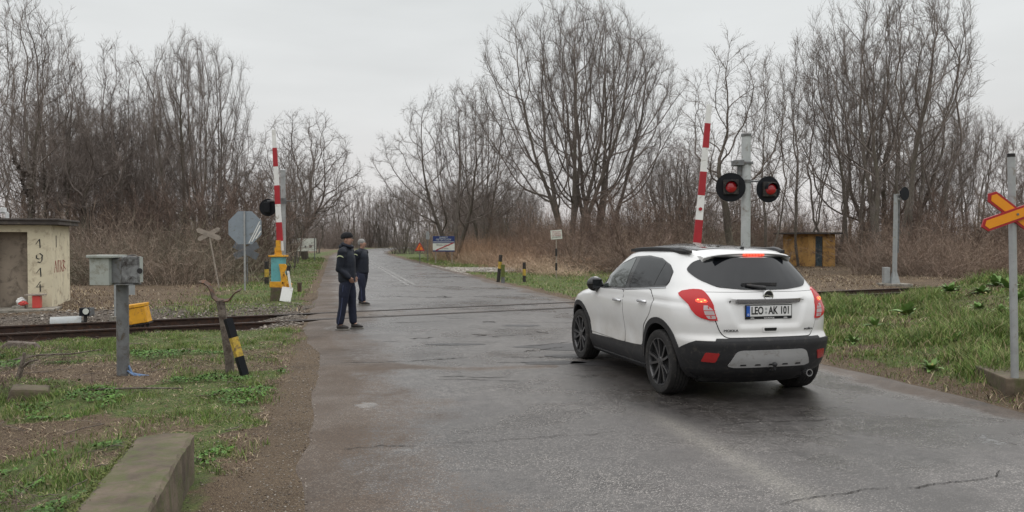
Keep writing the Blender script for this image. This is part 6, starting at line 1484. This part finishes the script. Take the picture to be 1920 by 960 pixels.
    for s, f, kn in ((-1, fr, kr), (1, fl, kl)):
        mb = MB(); o_ = s * .072; pts = [(.0, s * (.088 * w_ + .096 * w_), hip - .14), (kn[0] * .6 + .0, kn[1] + s * .088, .66 * k), (kn[0], kn[1] + s * .078, .49 * k), ((kn[0] + f[0]) / 2, (kn[1] + f[1]) / 2 + s * .074, .28), (f[0] - .01, f[1] + s * .072, .11)]
        mb.ribbon(pts, (.009, 0, 0), .008); mb.build('piping', M['piping_blue'], T)
    # shoes
    for s, f in ((1, fl), (-1, fr)):
        V = [(f[0] - .055, f[1], .055), (f[0] + .01, f[1], .062), (f[0] + .10, f[1], .050), (f[0] + .175, f[1], .040)]
        sh_ = skin_mesh('shoe', V, [(0, 1), (1, 2), (2, 3)], [(.045, .045), (.055, .052), (.048, .038), (.040, .026)], 'shoe_dark', P, 2, 1)
        mb = MB(); pr = [(f[0] - .08, f[1] - .034), (f[0] + .0, f[1] - .040), (f[0] + .11, f[1] - .044), (f[0] + .175, f[1] - .030), (f[0] + .19, f[1]), (f[0] + .175, f[1] + .030), (f[0] + .11, f[1] + .044), (f[0], f[1] + .040), (f[0] - .08, f[1] + .034), (f[0] - .088, f[1])]
        mb.prism(pr, (0, 0, .004), (1, 0, 0), (0, 1, 0), (0, 0, 1), .022); mb.build('sole', M['sole_grey'], sh_, bevel=.005)
    return P
p = at(651, 618)
person((p.x, p.y, .006), R(-6), 'man in dark hooded jacket, black knit cap and navy trousers, nearer of the two', 1.83, 1.22, True,
       [((-.04, .24, 1.13), (.09, .19, .98), (.35, -.6, -.8)), ((-.07, -.25, 1.13), (.10, -.205, .985), (.35, .6, -.8))],
       (((.10, .11), (-.10, -.12)), ((.06, .105), (-.035, -.11))))
p = at(679, 572)
person((p.x, p.y, .006), R(-14), 'grey-haired man in dark jacket and navy trousers, standing behind the man with the cap', 1.72, 1.28, False,
       [((-.10, .26, 1.14), (-.17, .10, .97), (-.2, -1, -.3)), ((-.10, -.26, 1.14), (-.17, -.12, .97), (-.2, 1, -.3))],
       (((-.09, .12), (.10, -.12)), ((-.03, .115), (.06, -.115))))
# ---------------------------------------------------------------- grass, litter, gravel, weeds: real blades and stones
def blades(name, label, n_try, x0, x1, y0, y1, dens, hfn, seed, colf, lean=.5, wid=.006, power=1.6, extra=None, cat='grass'):
    rng = np.random.default_rng(seed)
    # denser close by, thinning with distance
    y = y0 + (y1 - y0) * rng.random(n_try) ** power; x = rng.uniform(x0, x1, n_try)
    if extra is not None: m = extra(x, y); x, y = x[m], y[m]
    d = dens(x, y); k = rng.random(len(x)) < d; x, y = x[k], y[k]; n = len(x)
    z = gz(x, y); h = hfn(x, y, rng); a = rng.uniform(0, 6.28, n); L = rng.uniform(.1, 1, n) * lean * h
    w_ = wid * (1 + y / 16) * rng.uniform(.6, 1.4, n); dx, dy = np.cos(a), np.sin(a); b = rng.uniform(0, 6.28, n); wx, wy = np.cos(b) * w_ / 2, np.sin(b) * w_ / 2
    P = np.stack([x, y, z - .01], -1); Q = P + np.stack([dx * L * .35, dy * L * .35, h * .6], -1); T = P + np.stack([dx * L, dy * L, h], -1); W = np.stack([wx, wy, wx * 0], -1)
    V = np.stack([P - W, P + W, Q + W * .7, Q - W * .7, T, T], 1).reshape(-1, 3)[:, :]
    V = np.stack([P - W, P + W, Q + W * .7, Q - W * .7, T + W * .1, T - W * .1], 1).reshape(-1, 3); i = np.arange(n)[:, None] * 6
    F = np.concatenate([i + np.array([[0, 1, 2, 3]]), i + np.array([[3, 2, 4, 5]])]); C = np.repeat(colf(x, y, rng, n), 6, 0)
    o = link(name, mesh_np(name, V, F, [M['blades']], False, C)); tag(o, label, cat, kind='stuff'); print('BLADES', name, n); return o
def pal(cols, wts=None):
    cols = np.array(cols)
    def f(x, y, rng, n):
        c = cols[rng.choice(len(cols), n, p=wts)]; return c * rng.uniform(.7, 1.35, n)[:, None]
    return f
GR = [(.11, .175, .04), (.15, .215, .05), (.065, .12, .028), (.20, .235, .08), (.30, .27, .14), (.24, .19, .11)]
offr = lambda x, y: np.abs(road_u(x, y)) > 3.55
clump = lambda x, y, s, sd: ss(.35, .75, fbm(x, y, s, sd, 2))
view = lambda x, y: (np.abs(x) < .74 * y + .8)
notrail = lambda x, y: np.abs(rail_t(x, y) - .75) > 1.35
blades('grass', 'short ragged green grass around the posts on the near left verge', 620000, -12, -1.4, 3.0, 17, lambda x, y: np.clip(greenness(x, y) * .9, 0, 1) * (.3 + .7 * clump(x, y, .35, 91)),
       lambda x, y, r: (.018 + .05 * clump(x, y, .5, 92)) * r.uniform(.5, 1.4, len(x)), 1, pal(GR, [.26, .26, .16, .14, .10, .08]), .9, .005, 1.3, lambda x, y: view(x, y) & offr(x, y) & (rail_t(x, y) < -.8) & ~((x > -2.75) & (x < -1.6) & (y < 5.4) & (road_u(x, y) > -5.05)))
blades('grass', 'long tangled green grass on the bank right of the white car', 520000, 3.2, 17, 5.6, 22, lambda x, y: np.clip(.25 + .75 * greenness(x, y), 0, 1),
       lambda x, y, r: (.035 + .17 * clump(x, y, .8, 93) ** 1.4) * r.uniform(.4, 1.5, len(x)), 2, pal([(.11, .18, .04), (.15, .22, .055), (.065, .12, .028), (.21, .25, .08), (.30, .27, .14), (.24, .19, .11)], [.24, .24, .12, .18, .14, .08]), 1.1, .0065, 1.2, lambda x, y: view(x, y) & (road_u(x, y) > 3.6) & (rail_t(x, y) < -.7))
blades('grass', 'green grass of the verges beyond the railway on both sides of the road', 300000, -30, 26, 17, 75, lambda x, y: np.clip(greenness(x, y), 0, 1) ** 1.2,
       lambda x, y, r: (.04 + .07 * clump(x, y, 1.5, 94)) * r.uniform(.5, 1.4, len(x)), 3, pal(GR, [.22, .24, .12, .18, .14, .10]), .9, .008, 1.6, lambda x, y: view(x, y) & offr(x, y) & (rail_t(x, y) > 2.2))
ST = [(.30, .23, .145), (.22, .16, .10), (.13, .085, .06), (.38, .31, .21), (.09, .055, .045)]
blades('dead_grass', 'flattened brown dead grass and leaf litter on the near left ground', 700000, -12, -1.2, 2.8, 17, lambda x, y: np.clip(1.0 - .7 * greenness(x, y), .12, 1) * (.35 + .65 * clump(x, y, .4, 95)),
       lambda x, y, r: .004 + .030 * r.random(len(x)) ** 2, 4, pal(ST), 4.0, .0065, 1.2, lambda x, y: view(x, y) & (road_u(x, y) < -3.7) & (rail_t(x, y) < -.9) & ~((x > -2.75) & (x < -1.6) & (y < 5.4)))
blades('dead_grass', 'straw-coloured dead grass mixed into the right bank', 120000, 3.2, 17, 5.6, 22, lambda x, y: np.clip(1.0 - .6 * greenness(x, y), .1, 1) * clump(x, y, .7, 96),
       lambda x, y, r: .02 + .09 * r.random(len(x)), 5, pal(ST), 1.6, .006, 1.2, lambda x, y: view(x, y) & (road_u(x, y) > 3.6) & (rail_t(x, y) < -.7))
blades('dead_grass', 'pale brown dead grass between the rails and the thickets', 220000, -30, 34, 18, 60, lambda x, y: np.clip(1.0 - greenness(x, y), .05, 1) * clump(x, y, 1.6, 97) * (1 - .8 * gravelness(x, y)),
       lambda x, y, r: .02 + .08 * r.random(len(x)), 6, pal(ST), 2.0, .008, 1.5, lambda x, y: view(x, y) & (np.abs(road_u(x, y)) > 3.9) & (rail_t(x, y) > 2.0))
# leafy creeping weeds (small round leaves) in the brightest green patches near left
rng = np.random.default_rng(12); n = 90000; x = rng.uniform(-9, -1.7, n); y = 3.2 + 8.3 * rng.random(n); m_ = (greenness(x, y) > .5) & (fbm(x, y, .9, 98, 3) > .50) & view(x, y) & (road_u(x, y) < -3.7) & ~((x > -2.75) & (x < -1.6) & (y < 5.4) & (road_u(x, y) > -5.05)); x, y = x[m_], y[m_]; n = len(x)
h = .03 + .07 * ss(.5, .7, fbm(x, y, .9, 98, 3)) * rng.random(n); s_ = .008 + .012 * rng.random(n); a = rng.uniform(0, 6.28, n); U_ = np.stack([np.cos(a), np.sin(a), rng.normal(0, .4, n)], -1); W_ = np.stack([-np.sin(a), np.cos(a), rng.normal(0, .4, n)], -1)
P = np.stack([x, y, gz(x, y) + h], -1); V = np.stack([P - U_ * s_[:, None], P - W_ * s_[:, None] * .8, P + U_ * s_[:, None], P + W_ * s_[:, None] * .8], 1).reshape(-1, 3)
o = link('creeping_weeds', mesh_np('creeping_weeds', V, np.arange(n * 4).reshape(-1, 4), [M['blades']], False, np.repeat(pal([(.06, .13, .02), (.08, .16, .028), (.045, .10, .018)])(x, y, rng, n), 4, 0))); tag(o, 'bright green creeping weeds with small leaves on the near left verge', 'weeds', kind='stuff'); print('WEEDS', n)
# loose stones on the shoulders, the ballast and the lay-by
def stones(name, label, x, y, s, seed, cols):
    rng = np.random.default_rng(seed); n = len(x); z = gz(x, y); 
    base = np.array([(1, 0, 0), (0, 1, 0), (-1, 0, 0), (0, -1, 0), (0, 0, .42), (0, 0, -.5)]); f = np.array([(0, 1, 4), (1, 2, 4), (2, 3, 4), (3, 0, 4), (1, 0, 5), (2, 1, 5), (3, 2, 5), (0, 3, 5)])
    a = rng.uniform(0, 6.28, n); sc3 = s[:, None] * rng.uniform(.6, 1.3, (n, 3)); B = base[None] * sc3[:, None]; B = B + rng.normal(0, .12, B.shape) * s[:, None, None]
    V = np.stack([B[..., 0] * np.cos(a)[:, None] - B[..., 1] * np.sin(a)[:, None] + x[:, None], B[..., 0] * np.sin(a)[:, None] + B[..., 1] * np.cos(a)[:, None] + y[:, None], B[..., 2] + z[:, None] + s[:, None] * .3], -1)
    F = (np.arange(n)[:, None, None] * 6 + f[None]).reshape(-1, 3); C = np.repeat(pal(cols)(x, y, rng, n), 6, 0)
    o = link(name, mesh_np(name, V.reshape(-1, 3), F, [M['brush']], False, C)); return tag(o, label, 'stones', kind='stuff')
SC = [(.21, .18, .15), (.14, .12, .10), (.10, .08, .065), (.31, .28, .245)]
rng = np.random.default_rng(31); x = rng.uniform(-16, 22, 160000); y = rng.uniform(8, 32, 160000); t = rail_t(x, y); k = (np.abs(t - .75) < 2.3) & (fbm(x, y, .9, 122, 3) > .42) & (np.abs(road_u(x, y)) > 3.7) & view(x, y) & (rng.random(len(x)) < 1.1 * gravelness(x, y)); x, y = x[k], y[k]
stones('ballast', 'loose grey ballast stones along the railway track', x, y, .014 + .028 * rng.random(len(x)) ** 2, 32, SC)
x = np.concatenate([road_c(yy := 3.2 + 22 * rng.random(26000) ** 1.4) + np.where(rng.random(26000) < .5, -1, 1) * (3.25 + np.abs(rng.normal(0, .42, 26000)))]); y = yy; k = view(x, y) & (np.abs(t := rail_t(x, y) - .75) > 1.0); x, y = x[k], y[k]
o = stones('loose_gravel', 'small loose gravel along both crumbled edges of the road', x, y, .003 + .008 * rng.random(len(x)) ** 3, 33, SC)
x = rng.uniform(-8, 4, 30000); y = rng.uniform(38, 52, 30000); k = (gravelness(x, y) > .4) & (road_u(x, y) > 3.5) & (road_u(x, y) < 11); x, y = x[k], y[k]
stones('pale_gravel', 'pale gravel of the lay-by right of the road beyond the crossing', x, y, .02 + .04 * rng.random(len(x)), 34, [(.34, .31, .27), (.42, .39, .35), (.26, .23, .2)])
x = -14 + 8.5 * rng.random(5000); y = rng.uniform(16, 27, 5000); k = (gravelness(x, y) > .25) & (rail_t(x, y) > 1.6) & (rail_t(x, y) < 6); x, y = x[k], y[k]
stones('pale_gravel', 'scattered pale stones between the rails and the octagonal sign', x, y, .015 + .035 * rng.random(len(x)) ** 2, 35, SC)
# broad-leaved docks on the bank
colmat('dock_leaf', .45)
def dock(seed, n=13, L=.34, yellow=0):
    rg = random.Random(seed); mb = MB()
    for i in range(n):
        a = 6.283 * i / n + rg.uniform(-.3, .3); el = rg.uniform(.25, 1.25); l = L * rg.uniform(.6, 1.1); wd = l * rg.uniform(.12, .19); P0 = Vector((0, 0, 0)); d = Vector((math.cos(a), math.sin(a), 0)); sd = Vector((-d.y, d.x, 0)); pts = []
        for j in range(7):
            t = j / 6; e_ = el - 1.2 * t * t; q = P0 + (d * math.cos(el) * t + Vector((0, 0, math.sin(el) * t - .45 * t * t * math.cos(el)))) * l; w_ = wd * (max(0, math.sin(math.pi * (.06 + .9 * t ** .9))) ** .55 * (.45 + .75 * math.sin(math.pi * t ** .8)) + .03) * (1 + .28 * math.sin(t * 17 + i * 2)); pts.append((q - sd * w_ + Vector((0, 0, .25 * w_)), q, q + sd * w_ + Vector((0, 0, .25 * w_))))
        vs = [v for p in pts for v in p]; mb.add(vs, [(j * 3 + k, j * 3 + k + 1, j * 3 + k + 4, j * 3 + k + 3) for j in range(6) for k in range(2)])
    return mb
simple('leaf_green', (.15, .25, .07), .6, 0, .35, 5); simple('leaf_yellow', (.38, .33, .12), .5, 0, .3, 5)
docks = {}
spots = [(1640, 610, .26, 'small dock low in the grass left of the large dark dock clump'), (1600, 640, .22, 'small dock halfway down the bank beside the bumper of the car'), (1790, 640, .26, 'dock in the grass between the large clump and the crossbuck post'), (1880, 585, .30, 'dock on the upper bank touching the crossbuck post on its left'), (1575, 572, .30, 'leftmost broad-leaved dock plant, on the bank beside the red tail light'), (1622, 566, .30, 'low broad-leaved dock on the crest of the bank, second from the tail light'), (1700, 590, .42, 'large dark broad-leaved dock clump at the middle of the bank'), (1780, 545, .40, 'tall broad-leaved dock standing on the crest against the rails'), (1745, 560, .24, 'small broad-leaved dock between the two large dock clumps'),
         (1868, 535, .40, 'broad-leaved dock clump just left of the crossbuck post near the crest'), (1850, 628, .32, 'broad-leaved dock halfway down the bank left of the crossbuck post'), (1835, 580, .34, 'broad-leaved dock with a bare brown patch beneath, left of the post'), (1912, 560, .34, 'broad-leaved dock cut by the right edge behind the crossbuck post'), (1745, 690, .22, 'broad-leaved dock low on the bank beside the road edge'), (1890, 520, .42, 'tallest dock clump at the very top of the bank beside the crossbuck post'), (1840, 548, .34, 'spreading dock on the crest between two taller dock clumps')]
for i, (px, py, L_s, lb) in enumerate(spots):
    key = i % 4
    # find the bank surface under that ray
    d = ray(px, py); tt = np.linspace(4, 30, 2600); zz = HC + d.z * tt / d.y; gg = gz(d.x * tt / d.y, tt); hit = int(np.argmax(zz < gg + .02)) if (zz < gg + .02).any() and tt[int(np.argmax(zz < gg + .02))] < 19 else int(np.argmin(np.where(tt < 16, zz - gg, 9))); Y_ = float(tt[hit]); X_ = d.x * Y_ / d.y
    e_ = empty('dock_plant', (X_, Y_, float(gz(X_, Y_)) - .01), i * 1.3, lb, 'plant', 'broad-leaved docks on the right bank'); e_.scale = (L_s / .42,) * 3
    if key not in docks: docks[key] = dock(50 + key, 20 + key * 3, .36).build('leaf_rosette', M['leaf_green'], e_, smooth=True); docks[key + 10] = dock(70 + key, 3, .30).build('yellow_leaves', M['leaf_yellow'], e_, smooth=True)
    else:
        for kk in (key, key + 10): q = docks[kk].copy(); col.objects.link(q); q.parent = e_

# tangled dead brambles and twigs at the left edge
tw = [cane_patch(s_, 60, 1.3, .9, .55, 4, .25, .009) for s_ in (61, 62)]
sp2 = []
for px, py in ((8, 668), (30, 700), (5, 735), (60, 690), (-10, 700), (90, 728), (20, 950), (-5, 880), (45, 940)):
    q = at(px, py); sp2.append((q.x, q.y, .7, .75 if py < 800 else .35))
scatter('dead_brambles', 'tangle of dead brambles and twigs at the left edge of the picture', 'brambles', tw, sp2, lambda x, y, r: np.array([(.16, .12, .10), (.11, .08, .065), (.22, .18, .15)][r.integers(3)]), seed=3)
rng = np.random.default_rng(77); n = 260; y = 3.2 + 9 * rng.random(n); x = rng.uniform(-8, -1.9, n); k = (road_u(x, y) < -3.9) & view(x, y) & ~((x > -2.75) & (x < -1.6) & (y < 5.4)); x, y = x[k], y[k]; n = len(x)
a = rng.uniform(0, 6.28, n); P, _ = grow(np.stack([x, y, gz(x, y) + .02], -1), np.stack([np.cos(a), np.sin(a), a * 0 + .05], -1), rng.uniform(.08, .45, n), np.ones(n), np.ones(n), rng, 4, .18, 0); P[..., 2] = gz(P[..., 0], P[..., 1]) + .015 + .02 * rng.random((n, 5))
rad_ = np.repeat(rng.uniform(.0015, .005, n)[:, None], 5, 1); V, F = tubes_np(P, rad_, 4)
o = link('twig_litter', mesh_np('twig_litter', V, F, [M['weathered_wood']])); tag(o, 'small dead twigs scattered over the near left verge', 'twigs', kind='stuff')
